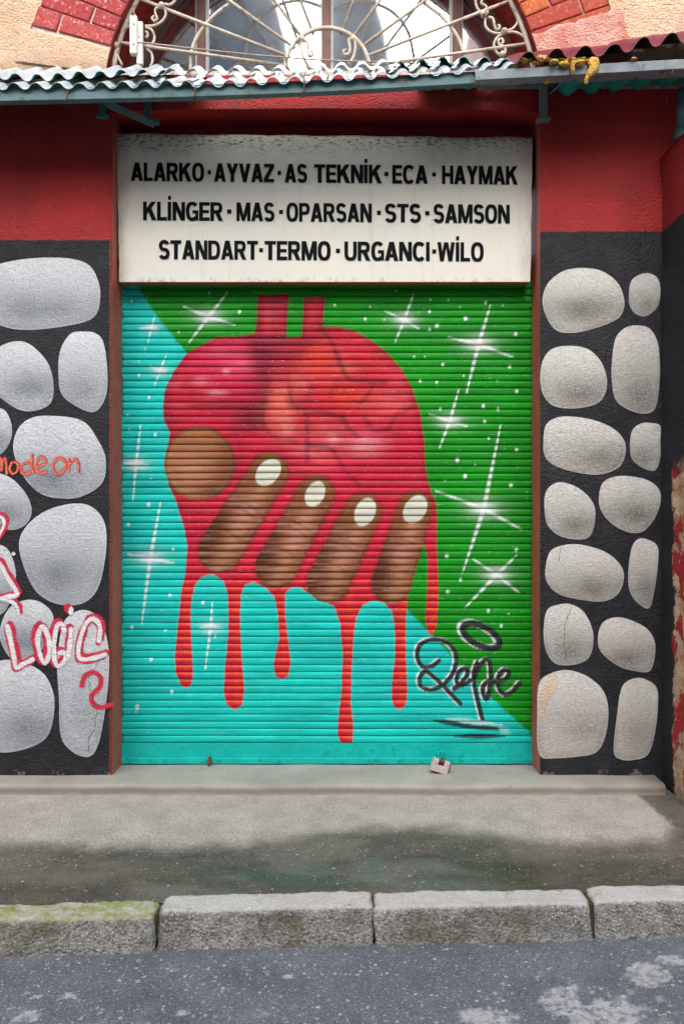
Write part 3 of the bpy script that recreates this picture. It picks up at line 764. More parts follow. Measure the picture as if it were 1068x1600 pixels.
def brick_mesh(kind, var):
    if (kind, var) in brick_me: return brick_me[kind, var]
    lo, hi = {0: (RI, RI+.265), 1: (RI+.277, RO), 2: (RI, RI+.125), 3: (RI+.137, RO)}[kind]
    rs = random.Random(kind*10+var); v = []
    for yy, sh_ in ((.010, 0), (-.001, 0), (-.004, .004)):
        for r, sgn in ((lo, -1), (hi, -1), (hi, 1), (lo, 1)):
            h = r*math.tan(step_a/2) - gap/2 - sh_ + rs.uniform(-.002, .002)
            rr = r + (sh_ if r == lo else -sh_) + rs.uniform(-.003, .003)
            v.append((rr, yy + (rs.uniform(-.0015, .0015) if sh_ else 0), sgn*h))
    f = [(8, 9, 10, 11)[::-1]]
    for L in (0, 4):
        for k in range(4): f.append((L+k, L+(k+1) % 4, L+4+(k+1) % 4, L+4+k))
    me = bpy.data.meshes.new('brick'); me.from_pydata(v, [], f)
    bm = bmesh.new(); bm.from_mesh(me); bmesh.ops.recalc_face_normals(bm, faces=bm.faces)
    if sum(fc.normal.y for fc in bm.faces if len(fc.verts) == 4 and abs(fc.normal.y) > .9) > 0: bmesh.ops.reverse_faces(bm, faces=bm.faces)
    bm.to_mesh(me); bm.free(); brick_me[kind, var] = me; return me
k = 0; a = R(14.9) + step_a/2
bricks = []
while a < R(90):
    for side in (0, 1):
        for kind in ((2, 3) if (k+side) % 2 else (0, 1)):
            me = brick_mesh(kind, random.randrange(4)).copy() if False else brick_mesh(kind, random.randrange(4))
            o = bpy.data.objects.new('brick', me); COL.objects.link(o)
            o.parent = ring_r if side else ring_l
            o.location = AC; ang = a if side else math.pi-a
            o.rotation_euler = (0, -ang, 0)
            if len(me.materials) == 0: me.materials.append(M['brick_red'])
            o.material_slots[0].link = 'OBJECT'; o.material_slots[0].material = M['brick_orange'] if side else M['brick_red']
    a += step_a; k += 1
# plaster smear below the lowest course on the right, and the wall continuing beyond the pilaster
mb = MB()
wallgrid('painted_wall', X_C+.03, X_RT, -.05, ZT, .05, M['wall_r'])

# ---------------------------------------------------------------- doorstep and pilaster
x0, x1 = X_FAR, PX(1040, -.15)
nx = 420
X, I = np.meshgrid(np.linspace(x0, x1, nx), np.arange(16))
prof = np.array([(.22, ZS), (.15, ZS), (.10, ZS), (.05, ZS), (0, ZS), (-.05, ZS), (-.09, ZS), (-.125, ZS-.001), (-.138, ZS-.004), (-.146, ZS-.010), (-.150, ZS-.020), (-.152, ZS-.03), (-.155, .004), (-.165, -.002), (-.19, -.006), (-.21, -.02)])
n1 = (fbm(X*5, prof[I, 0]*5, 50, 4)-.5); n2 = (fbm(X*26, prof[I, 0]*40, 51, 3)-.5)
front = np.clip((-.11-prof[I, 0])/.05, 0, 1)
Y = prof[I, 0] + front*(n1*.030 + n2*.012); Z = prof[I, 1] + n1*.006 + n2*.003*front - .0006*I*(I > 11)
stp = gridmesh('doorstep', X, Y, Z, M['step'])
stp['label'] = 'low grey cement doorstep running along the wall under the shutter'; stp['category'] = 'doorstep'

pil = empty('corner_pilaster', (X_C+.3, -.15, 0), 'projecting corner pilaster with black paint peeling to beige and red at right edge', 'pilaster')
ZP = PZ(236, -.1)
Yg, Z = np.meshgrid(np.linspace(.0, -.34, 40), np.linspace(-.04, ZP, 240))
bare = sstep(-.15, -.20, Yg + (fbm(Z*4, Yg*4, 60, 4)-.5)*.14)*(Z < PZ(735))
X = X_C + .004 + (fbm(Yg*4, Z*4, 61, 4)-.5)*.012 + bare*.012
gridmesh('side_face', X, Yg, Z, M['pilaster'], pil)
X, Z = np.meshgrid(np.linspace(X_C+.004, X_C+.9, 40), np.linspace(-.04, ZP, 120))
gridmesh('front_face', X, -.34+.006*(fbm(X*5, Z*5, 62, 3)-.5), Z, M['pilaster'], pil)
X, Yg = np.meshgrid(np.linspace(X_C-.006, X_C+.9, 60), np.linspace(.01, -.345, 24))
gridmesh('top_cap', X, Yg, ZP-.004+.016*(fbm(X*12, Yg*12, 63, 4)-.3)+.02*(Yg+.34), M['lintel'], pil)

# ---------------------------------------------------------------- mural for the shutter, sampled at the slats' vertices (photo pixel space)
def poly_sd(px, py, pts):
    pts = np.asarray(pts, float); d = np.full(px.shape, 1e9); inside = np.zeros(px.shape, bool); m = len(pts)
    for i in range(m):
        ax, ay = pts[i]; bx, by = pts[(i+1) % m]; ex, ey = bx-ax, by-ay
        wx, wy = px-ax, py-ay; t = np.clip((wx*ex+wy*ey)/(ex*ex+ey*ey+1e-9), 0, 1)
        d = np.minimum(d, (wx-ex*t)**2+(wy-ey*t)**2)
        c = ((ay <= py) != (by <= py)) & (px < ax + (py-ay)*ex/(ey if abs(ey) > 1e-9 else 1e-9))
        inside ^= c
    d = np.sqrt(d); return np.where(inside, -d, d)
def line_d(px, py, pts, with_t=False):
    pts = np.asarray(pts, float); d = np.full(px.shape, 1e9); T = np.zeros(px.shape); n = len(pts)-1
    for i in range(n):
        ax, ay = pts[i]; bx, by = pts[i+1]; ex, ey = bx-ax, by-ay
        wx, wy = px-ax, py-ay; t = np.clip((wx*ex+wy*ey)/(ex*ex+ey*ey+1e-9), 0, 1)
        q = (wx-ex*t)**2+(wy-ey*t)**2; m = q < d; d = np.where(m, q, d); T = np.where(m, (i+t)/n, T)
    d = np.sqrt(d); return (d, T) if with_t else d
def c3(*rgb): return np.array(lin(*rgb))
def lay(col, a, c):
    c = np.asarray(c); return col*(1-a[..., None]) + c*a[..., None]
TEAL = c3(0, 204, 194); GREEN = c3(4, 142, 12); CRIM = c3(210, 28, 60); CORAL = c3(238, 72, 52); BROWN = c3(138, 78, 40); BROWN_L = c3(212, 154, 114); BROWN_D = c3(80, 38, 20); WHITE = c3(236, 238, 240); INK = c3(16, 18, 26)
HEART = [(403,459),(427,461),(451,459),(449,495),(447,527),(471,527),(473,495),(475,464),(507,464),(504,510),(530,511),(555,518),(580,532),(605,552),(628,578),(645,610),(656,645),(662,690),(665,740),(672,765),(680,785),(682,810),(681,850),(684,900),(684,945),(681,978),(674,994),(667,986),(664,962),(667,915),(668,880),(665,856),(661,848),(650,872),(641,905),(636,930),(634,960),(633,990),(634,1040),(636,1080),(633,1102),(624,1109),(616,1106),(611,1092),(612,1068),(617,1020),(616,975),(612,955),(600,942),(582,938),(566,945),(556,965),(552,992),(549,1050),(548,1100),(552,1140),(550,1160),(542,1168),(533,1163),(527,1148),(528,1122),(533,1080),(535,1020),(531,975),(522,948),(500,936),(484,928),(470,918),(455,918),(445,928),(445,960),(450,1000),(454,1032),(451,1055),(441,1062),(431,1057),(427,1038),(430,1020),(436,998),(434,960),(428,932),(415,918),(396,909),(382,914),(376,930),(375,980),(378,1030),(382,1078),(378,1102),(367,1109),(354,1101),(349,1080),(352,1040),(357,985),(356,930),(349,908),(332,897),(314,902),(304,915),(299,940),(298,970),(300,1020),(302,1050),(300,1068),(292,1076),(282,1070),(275,1052),(273,1028),(277,985),(284,920),(290,895),(293,853),(288,827),(275,783),(263,757),(262,700),(266,677),(256,655),(255,634),(258,608),(272,580),(291,553),(317,538),(339,527),(370,526),(397,522),(401,505)]
GLINTS = [((326,495),(355,458),(296,535),(287,479),(367,508),1.0),((631,500),(645,461),(617,534),(601,486),(654,514),.9),((747,538),(765,478),(728,615),(700,527),(800,558),1.1),((702,658),(716,609),(686,700),(670,647),(729,666),.9),((755,795),(781,665),(722,895),(680,767),(815,828),1.15),((775,898),(806,868),(725,950),(738,873),(811,927),1.0),((237,513),(242,493),(232,535),(217,512),(249,515),.5),((250,580),(260,556),(242,602),(235,571),(261,581),.6),((213,725),(220,665),(208,783),(193,723),(233,727),.8),((235,872),(251,785),(222,975),(200,866),(272,880),1.0),((329,980),(332,940),(321,1045),(312,981),(350,982),.7)]
def zz(ox, oy, l): return [(ox+x/3.141, oy+y/3.141, r) for x, y, r in l]
DOTS = zz(180,430,[(82,128,7),(155,103,3),(463,89,6),(610,180,10),(313,280,7),(150,362,6),(120,425,5),(118,490,8),(168,602,9),(62,685,7),(70,757,6),(197,783,8),(178,998,4)])
DOTS += zz(500,430,[(372,76,6),(245,156,6),(220,215,8),(314,218,5),(540,120,6),(535,178,8),(572,248,12),(535,268,8),(712,212,13),(683,156,6),(810,135,9),(957,290,11),(600,440,9),(928,450,9),(703,494,7),(490,518,8),(571,526,7),(866,518,5),(962,569,9),(798,643,11),(871,657,9),(588,657,8),(805,720,10),(825,800,7),(960,858,10),(672,907,12),(758,930,5),(709,986,11),(934,1032,12),(612,1008,5),(72,148,8),(628,120,5),(460,400,7),(512,400,6),(895,148,6)])
DOTS += zz(180,700,[(165,278,12),(66,375,9),(285,498,8),(432,758,9),(269,721,8),(84,880,10),(247,895,6),(176,1035,8),(490,925,7)])
DOTS += zz(500,700,[(620,532,12),(688,646,8),(624,706,12),(823,798,9),(922,815,7),(886,873,9),(960,500,11)])
DOTS += zz(180,940,[(177,283,9),(278,442,10),(110,516,13),(445,322,8),(104,540,6)])
def zs(l): return [(500+x/3.141, 940+y/3.141) for x, y in l]
SIG = [zs([(582,290),(545,318),(500,318),(476,270),(490,212),(555,185),(625,203),(664,262),(655,340),(605,405),(540,433),(492,412),(490,368),(520,345),(570,382),(630,442),(686,500)]),
       zs([(655,428),(690,400),(722,352),(708,328),(680,345),(668,390),(690,412),(735,388)]),
       zs([(768,298),(752,355),(758,420),(775,500),(795,580)]), zs([(755,370),(790,300),(825,290),(835,360),(825,450),(810,478),(795,430),(815,395),(850,392)]),
       zs([(850,395),(905,380),(925,345),(898,335),(872,370),(875,425),(905,455),(940,440),(975,400)])]
def mural(px, py, v):
    """px, py photo pixels; v 0..1 down one slat (crowns catch spray first; darkening off them paints in slat shade)"""
    jit = (fbm(px*.12, py*.12, 70, 3)-.5)*3.0
    n_lo = fbm(px*.012, py*.02, 71, 4); n_str = fbm(px*.02, py*.35, 72, 3)
    crown = np.exp(-((v-.45)/.30)**2)
    col = np.broadcast_to(TEAL, px.shape+(3,)).copy()
    col = lay(col, .35*sstep(.5, .8, n_str), c3(60, 214, 204)); col = lay(col, .25*sstep(.55, .3, n_lo), c3(0, 150, 150))
    diag = [(195,418),(212,443),(250,500),(291,551),(470,770),(637,955),(665,983),(770,1093),(835,1152),(1100,1400),(1100,100),(195,100)]
    g = sstep(2.0, -2.0, poly_sd(px, py, diag)+jit)
    gcol = lay(np.broadcast_to(GREEN, px.shape+(3,)).copy(), .45*sstep(.45, .75, n_lo), c3(12, 164, 16))
    gcol = lay(gcol, .30*sstep(.55, .8, n_str), c3(0, 108, 12))
    col = col*(1-g[..., None]) + gcol*g[..., None]
    # soft overspray haze round the stars
    for (c, a, b, e, f_, s) in GLINTS:
        dx, dy = px-c[0], py-c[1]
        halo = np.exp(-((dx/(17*s))**2+(dy/(10*s))**2))
        bleed = np.exp(-((dx/(34*s))**2+(dy/(15*s))**2))*np.where(np.sin(v*6.28) > 0, .26, .06)
        col = lay(col, np.clip(.85*halo*(.35+.65*crown) + bleed*.8, 0, .95), WHITE)
        for (p, q, wd) in ((a, b, 2.5), (e, f_, 2.4)):
            d, t = line_d(px, py, [p, c, q], True)
            w = wd*s*(.35+1.1*(1-np.abs(t-.5)*2))
            al = sstep(w+1.0, w*.45, d)*(.25+.75*crown)
            col = lay(col, np.clip(al, 0, .95), WHITE)
    for x, y, r in DOTS:
        m = (np.abs(px-x) < 12) & (np.abs(py-y) < 12)
        if not m.any(): continue
        rr = np.hypot((px[m]-x), (py[m]-y)*.9) + jit[m]*.35; rad = r/3.141*.80
        al = sstep(rad+.9, rad-.9, rr)*.95
        if r in (5, 6): al = al*.75
        col[m] = col[m]*(1-al[..., None]) + WHITE*al[..., None]
    # heart
    hd = poly_sd(px, py, HEART); h = sstep(1.6, -1.6, hd + jit*.5)
    hc = np.broadcast_to(CRIM, px.shape+(3,)).copy()
    band = sstep(.55, .2, v)                                   # warmer tone on the slats' upper flanks
    hx, hy = (px-250)*2.373, (py-450)*2.373; gm = .7+.6*fbm(px*.05, py*.05, 78, 3)
    sp = (fbm(px*.35, py*.5, 79, 2) > .52)*.35 + .8                       # speckled spray
    for (bx, by, rx, ry, c, al) in ((250,270,130,100,(218,44,86),.7), (200,440,140,32,(120,26,36),.42), (330,480,70,60,(104,22,40),.4), (150,345,26,16,(232,130,146),.55), (212,390,34,10,(236,150,160),.6), (246,310,14,10,(240,170,176),.6), (230,240,70,20,(224,84,112),.4),
            (420,90,34,90,(206,66,72),.5), (570,90,22,70,(196,58,64),.45), (590,270,90,70,(228,66,46),.75), (700,400,105,60,(222,56,40),.7), (440,440,55,85,(236,112,92),.75), (850,430,80,48,(232,92,90),.65), (830,235,95,75,(220,56,54),.6),
            (765,585,75,38,(236,142,150),.75), (600,520,90,40,(222,80,78),.6), (620,640,60,50,(230,78,82),.6), (520,350,40,50,(232,108,96),.5), (430,200,70,40,(120,30,48),.45), (690,690,160,60,(214,28,68),.5), (890,650,90,120,(206,24,58),.5), (640,560,30,22,(240,150,156),.5), (470,520,26,46,(240,136,124),.5), (300,290,46,30,(232,96,124),.4), (700,300,40,26,(236,104,90),.5), (900,340,40,60,(228,70,76),.5), (560,600,60,30,(236,110,110),.45)):
        hc = lay(hc, np.clip(1.55*al*np.exp(-(((hx-bx)/rx)**2+((hy-by)/ry)**2))*gm*sp, 0, 1), c3(*c))
    cen = 0
    low = sstep(860, 930, py)
    hc = lay(hc, low*band*.8, CORAL); hc = lay(hc, low*(1-band)*.5, c3(190, 10, 52))
    hc = lay(hc, sstep(680, 760, py)*(1-low)*.25*band, c3(240, 70, 84))
    # right halves of drips and the gaps between fingers run orange
    for x0_ in (290, 367, 440, 541, 624, 675):
        hc = lay(hc, .7*np.exp(-((px-x0_-5)/7)**2)*sstep(900, 930, py)*(.12+.88*band), c3(244, 88, 40))
    # dark arteries
    def vein(pts, w, a, c=c3(78, 14, 34)):
        nonlocal hc
        d = line_d(px, py, smooth_open(pts, 5)) + jit*.6
        hc = lay(hc, a*np.exp(-(d/w)**2)*(.75+.5*(n_lo-.5)), c)
    def hz(l): return [(250+x/2.373, 450+y/2.373) for x, y in l]
    PUR = c3(84, 18, 38)
    for pts, w, al in (([(420,20),(430,120),(440,180)], 10, .35), ([(368,30),(366,160)], 6, .5), ([(474,30),(470,170)], 5, .5), ([(534,50),(530,180)], 5, .5), ([(610,50),(606,130)], 4, .4),
            ([(350,190),(370,260),(372,340),(360,430),(340,500)], 17, .66), ([(380,230),(440,260),(500,240),(560,190),(600,150)], 14, .58), ([(400,300),(450,330),(500,310)], 12, .4), ([(395,330),(390,420)], 8, .5),
            ([(600,150),(640,210),(680,310),(720,345),(830,352)], 4.6, .8), ([(790,355),(770,400),(740,430)], 4.5, .6), ([(480,370),(490,430),(540,460),(600,460),(680,480)], 4.6, .62), ([(540,460),(545,520),(545,640)], 4.2, .6),
            ([(680,480),(700,520),(730,550)], 4.2, .55), ([(760,480),(790,525),(840,525),(880,470),(940,440)], 4.2, .7), ([(840,525),(885,542)], 3.5, .5), ([(380,420),(380,500),(420,550),(500,570)], 5, .55), ([(545,580),(600,590),(640,600),(680,670),(740,730)], 3.6, .72),
            ([(530,330),(560,360),(550,400)], 5, .45), ([(650,350),(630,400)], 5, .4), ([(270,540),(300,600),(290,700)], 7, .4), ([(20,330),(30,430),(60,520)], 8, .3)):
        vein(hz(pts), w, al, PUR)
    hc = lay(hc, .40*sstep(-16, 0, hd)*(py < 800), c3(120, 14, 34))
    hc = lay(hc, .35*sstep(.55, .8, n_str)*sstep(.4, .7, n_lo)*(py < 760), c3(228, 120, 124)); hc = lay(hc, .22*(1-crown)*(py < 900), c3(112, 8, 34))  # dark maroon off the crown is slat shade painted in
    hc = lay(hc, .18*sstep(.5, .75, fbm(px*.03, py*.03, 77, 3))*(py < 860), c3(118, 12, 32))
    col = col*(1-h[..., None]) + hc*h[..., None]
    # fingers
    def digit(a, b, ra, rb, nail, nr):
        nonlocal col
        a = np.array(a, float); b = np.array(b, float); e = b-a; L2 = (e**2).sum()
        wx, wy = px-a[0], py-a[1]; t = np.clip((wx*e[0]+wy*e[1])/L2, 0, 1)
        side = (wx*e[1]-wy*e[0])/math.sqrt(L2)
        r = ra+(rb-ra)*t; d = np.hypot(wx-e[0]*t, wy-e[1]*t)-r + jit*.4
        al = sstep(1.5, -1.5, d)
        fc = np.broadcast_to(BROWN, px.shape+(3,)).copy()
        fc = lay(fc, .75*np.exp(-((side-r*.18)/(r*.42))**2)*(.25+.75*crown)*sstep(-.1, .35, t), BROWN_L)
        fc = lay(fc, .6*np.exp(-((t-.55)/.16)**2)*np.exp(-(side/(r*.7))**2)*crown, c3(196, 128, 128))
        fc = lay(fc, .75*sstep(-r*.15, -r*.85, side)*sstep(.35, .8, t), BROWN_D)
        fc = lay(fc, .55*sstep(.75, 1.0, t)*sstep(r*.7, -r*.2, side), BROWN_D)
        fc = lay(fc, .6*sstep(-r*.28, -r*.02, d)*sstep(.4, .1, t), c3(176, 112, 44))
        for tk in (.42, .5, .78):
            fc = lay(fc, .40*np.exp(-((t-tk-.0012*side*side/ (r*.05)*.05)/.018)**2)*sstep(r*.95, r*.3, np.abs(side))*(.5+n_lo), BROWN_D)
        fc = lay(fc, .55*np.exp(-((d+1.5)/2.2)**2), c3(70, 30, 16))
        fc = lay(fc, .28*(1-crown), BROWN_D); fc = lay(fc, .35*sstep(.45, .75, n_str)*sstep(.1, .4, t), c3(206, 150, 126))
        col = lay(col, .35*np.exp(-(np.maximum(d, 0)/4)**2)*h, c3(90, 20, 24))
        col = col*(1-al[..., None]) + fc*al[..., None]
        if nail is not None:
            nd = np.hypot((px-nail[0])/nr[0], ((py-nail[1])+.35*(px-nail[0]))/nr[1]); na = sstep(1.06, .94, nd+jit*.01)
            ncol = lay(np.broadcast_to(c3(226, 226, 206), px.shape+(3,)).copy(), .5*(1-crown), c3(150, 150, 138))
            col = col*(1-na[..., None]) + ncol*na[..., None]
    # thumb seen end on
    dx, dy = px-312, py-724; rr = np.hypot(dx/55, dy/57); al = sstep(1.03, .97, rr+jit*.008)
    tc = np.broadcast_to(c3(164, 102, 62), px.shape+(3,)).copy()
    tc = lay(tc, .75*np.exp(-(((px-298)/30)**2+((py-735)/30)**2))*(.3+.7*crown), c3(206, 146, 116))
    tc = lay(tc, .6*sstep(.72, 1.0, rr)*sstep(-10, 30, dy), c3(190, 140, 90)); tc = lay(tc, .7*np.exp(-(((px-330)/24)**2+((py-768)/12)**2)), BROWN_D)
    tc = lay(tc, .5*sstep(10, 50, dx), BROWN_D); tc = lay(tc, .28*(1-crown), BROWN_D); tc = lay(tc, .5*np.exp(-((rr-.97)/.035)**2), c3(70, 30, 16))
    col = lay(col, .35*np.exp(-(np.maximum((rr-1)*55, 0)/4)**2)*h, c3(90, 20, 24))
    col = col*(1-al[..., None]) + tc*al[..., None]
    digit((421,737), (344,860), 30, 34, (419,738), (20,20)); digit((494,771), (432,885), 28, 33, (492,772), (16,19))
    digit((567,799), (513,908), 28, 34, (570,800), (17,21)); digit((648,794), (611,912), 27, 31, (648,796), (19,21))
    # signature
    ed = zs([(0, 0)])
    tt = np.linspace(0, 2*math.pi, 40); ca, sa = math.cos(R(27)), math.sin(R(27))
    halo = [(500+(788+x*ca-y*sa)/3.141, 940+(168+x*sa+y*ca)/3.141) for x, y in zip(98*np.cos(tt), 46*np.sin(tt))]
    ribs = .35+.65*crown
    for pts, w in [(smooth_open(s_, 6), 3.5) for s_ in SIG] + [(np.array(halo), 4.9)]:
        d = line_d(px, py, pts - (np.array([2.2, 0.6]) if w < 4 else np.array([4.5, 1.5])))
        col = lay(col, .9*sstep(w+1.6, w-.4, d+jit*.3)*(.55+.45*crown), WHITE)
    for pts, w in [(smooth_open(s_, 6), 3.5) for s_ in SIG] + [(np.array(halo), 4.9)]:
        d = line_d(px, py, pts); col = lay(col, .97*sstep(w+.9, w-.9, d+jit*.25), INK)
    for (a, b, w, c, al) in (((678,1126),(785,1140),3.6,INK,.9),((697,1123),(783,1133),2.6,c3(180,226,224),.85),((710,1150),(788,1150),2.6,INK,.9),((780,1138),(795,1146),4,c3(150,220,214),.6)):
        d, t = line_d(px, py, [a, ((a[0]+b[0])/2, (a[1]+b[1])/2), b], True); ww = w*(.3+1.2*np.sin(np.pi*np.clip(t, 0.05, .95)))
        col = lay(col, al*sstep(ww+1.2, ww-.8, d), c)
    # grimy unpainted ends beside the guides
    e = np.maximum(sstep(196, 189.5, px), sstep(826, 831, px))*sstep(.35, .6, fbm(px*.1, py*.09, 75, 3))
    col = lay(col, .8*e, c3(24, 40, 40))
    return col

YS = .175                                            # plane of the shutter
sh = empty('roller_shutter', (PX(511, YS), YS, ZS), 'closed corrugated shutter sprayed with a red dripping heart gripped by brown fingers', 'shutter')
py_top, py_bot = 440.0, 1161.0; NS = 65; NX = 620
pv = np.array([0, .06, .17, .36, .58, .78, .90, 1.0, 1.06]); pyo = np.array([.0048, .0005, -.0030, -.0048, -.0052, -.0046, -.0022, .0058, .009])
xl, xr = PX(188, YS), PX(833, YS)
zt, zb_ = PZ(py_top, YS), PZ(py_bot, YS); pitch = (zt-zb_)/NS
for k in range(NS):
    xv = np.linspace(xl, xr, NX)
    X, V = np.meshgrid(xv, pv); OY = np.repeat(pyo[:, None]*.72, NX, 1)
    dent = (fbm(X*2.2, np.full_like(X, k*.30), 80, 3)-.5)*.010 + (vnoise(np.full_like(X, k*5.3), X*0, 81)-.5)*.0016
    sag = (fbm(X*1.1, np.full_like(X, k*.13), 82, 2)-.5)*.004
    Z = zt - pitch*(k + V) + sag; Y = YS + OY + dent
    px_ = 534 + X*F/(CAMD+YS); py_ = 800 - (Z-CAMH)*F/(CAMD+YS)
    colr = mural(px_, py_, V)
    # groove shade painted darker along each slat's top and bottom edge
    gr = np.maximum(sstep(.95, 1.03, V), sstep(.05, .0, V))*.30
    colr = colr*(1-gr[..., None]) + c3(16, 24, 24)*gr[..., None]
    gridmesh('slat', X, Y, Z, M['shutter'], sh, flip=True, cols=colr.reshape(-1, 3))
# bottom rail, an L-shaped plate with two rows of rivets
zr0, zr1 = PZ(1193, YS), PZ(1161, YS)
mb = MB(); mb.box(((xl+xr)/2, YS+.004, (zr0+zr1)/2), (xr-xl-.006, .016, zr1-zr0-.002)); mb.box(((xl+xr)/2, YS-.008, zr0+.016), (xr-xl-.012, .010, .028))
rail = mb.build('bottom_rail', M['teal_paint'], sh, bevel=.002)
bm = bmesh.new(); bmesh.ops.create_uvsphere(bm, u_segments=8, v_segments=4, radius=.005); bmesh.ops.scale(bm, vec=(1, .6, 1), verts=bm.verts)
rme = bpy.data.meshes.new('rivet'); bm.to_mesh(rme); bm.free(); rme.materials.append(M['teal_paint']); rme.shade_smooth()
for row, pyr in ((0, 1169), (1, 1187)):
    for q in range(19):
        o = bpy.data.objects.new('rivet', rme); link(o, rail)
        o.matrix_parent_inverse = Matrix.Translation(-Vector((0, 0, 0)))
        o.location = (PX(216+q*33.5+random.uniform(-4, 4), YS), YS-(.0045 if row == 0 else .0135), PZ(pyr+random.uniform(-.6, .6), YS))
        o.matrix_parent_inverse = rail.matrix_parent_inverse.inverted() @ Matrix.Translation(-world_loc(sh)) if False else Matrix.Identity(4)
for x, s in ((PX(187.0, YS), -1), (PX(834.0, YS), 1)):
    mb = MB(); mb.box((x+s*.012, YS-.018, (zt+zr0)/2+.10), (.030, .012, zt-zr0+.30)); mb.box((x-s*.001, YS-.006, (zt+zr0)/2+.1), (.006, .03, zt-zr0+.30))
    mb.build('guide_rail', M['rust_paint'], sh, bevel=.002)
mb = MB(); mb.box(((xl+xr)/2, YS+.06, (zt+zr0)/2), (xr-xl+.06, .01, zt-zr0+.3)); mb.build('dark_backing', M['dark'], sh)  # dark backing plane added behind the slats to close slits
mb = MB(); mb.box(((xl+xr)/2, YS+.004, zr0-.006), (xr-xl-.01, .02, .010)); mb.build('gap_shade_strip', M['dark'], sh)  # dark strip added for the shaded gap under the shutter
# hasps
def ring_pts(c, r, n=14, a0=0, a1=2*math.pi, ax='xz'):
    return [Vector((c[0]+r*math.cos(t), c[1], c[2]+r*math.sin(t))) for t in np.linspace(a0, a1, n)]
mb = MB(); c = P(690, 1180, YS-.03); mb.tube(ring_pts(c, .020, 16), .0055, 7); mb.box((c.x, YS-.018, c.z-.002), (.012, .03, .012))
mb.build('hasp_ring', M['teal_paint'], sh, smooth=False)
mb = MB(); c = P(327, 1189, YS-.03); mb.tube([c+Vector((0, .02, .01)), c+Vector((0, 0, .006)), c+Vector((0, -.004, -.016)), c+Vector((0, .0, -.028))], [.009, .011, .009, .006], 8)
mb.build('latch_stub', M['rust'], sh, smooth=True)

# padlock hanging from the hasp
pc = P(687, 1196.5, .03)
pl = empty('padlock', pc, 'small silver rectangular padlock hanging at the shutter bottom edge', 'padlock')
rot = Matrix.Rotation(R(17), 3, 'Y')
def lock_prism(outline, y0, y1):
    m = MB(); n = len(outline); v = [pc + rot @ Vector((x, y, z)) for y in (y0, y1) for x, z in outline]
    f = [tuple(range(n)), tuple(range(2*n-1, n-1, -1))] + [(i, i+n, (i+1) % n+n, (i+1) % n) for i in range(n)]
    return m.add(v, f)
W, H = .043, .031
lock_prism([(-W, -H), (W, -H), (W, H), (.015, H), (.015, .002), (-.014, .002), (-.014, H), (-W, H)][::-1], -.016, .016).build('lock_body', M['steel'], pl, bevel=.003)
lock_prism([(-W+.006, -H-.010), (W+.010, -H-.010), (W+.010, H-.008), (-W+.006, H-.008)][::-1], .008, .020).build('lock_shade_plate', M['rust'], pl, bevel=.002)  # plate added to stand for the lock's shaded lower and right sides
mb = MB(); mb.tube([pc+rot@Vector((-.02, 0, .023)), pc+rot@Vector((.022, 0, .023))], .008, 8); mb.build('lock_bolt', M['rust'], pl)
mb = MB(); rc = P(690, 1182, YS-.03); a_ = pc+rot@Vector((0, .004, .012)); mb.tube([a_, a_*.6+rc*.4+Vector((.006, 0, .012)), rc+Vector((.002, 0, -.012))], .007, 8); mb.build('lock_shackle', M['rust'], pl, smooth=True)

# ---------------------------------------------------------------- shop sign
YG = .08
sg = empty('shop_sign', P(507, 441, YG), 'wide weathered cream sign board with three lines of black lettering above shutter', 'sign')
nx, nz = 220, 70
X, T = np.meshgrid(np.linspace(0, 1, nx), np.linspace(0, 1, nz))
pyt = 207+6*X + (fbm(X*14, X*0, 90, 4)-.5)*3; pxl = 183+3.5*T + (fbm(T*9, T*0, 91, 3)-.5)*2; pxr = 831-3*T + (fbm(T*9, T*0+4, 92, 3)-.5)*2
PYs = pyt+(440.5-pyt)*T; PXs = pxl+(pxr-pxl)*X
XW, ZW = PX(PXs, YG), PZ(PYs, YG)
Yd = YG + .003*(fbm(XW*2, ZW*3, 93, 3)-.5) + .012*np.exp(-T/.012)
sp = gridmesh('sign_panel', XW, Yd, ZW, M['sign'], sg, flip=True)
def fr(a, b, c, d): mbx = MB(); mbx.box(((a+b)/2, YG+.042, (c+d)/2), (b-a, .074, d-c)); return mbx
fr(PX(186, YG), PX(827, YG), PZ(439.5, YG), PZ(214, YG)).build('sign_casing', M['rust_paint'], sg)
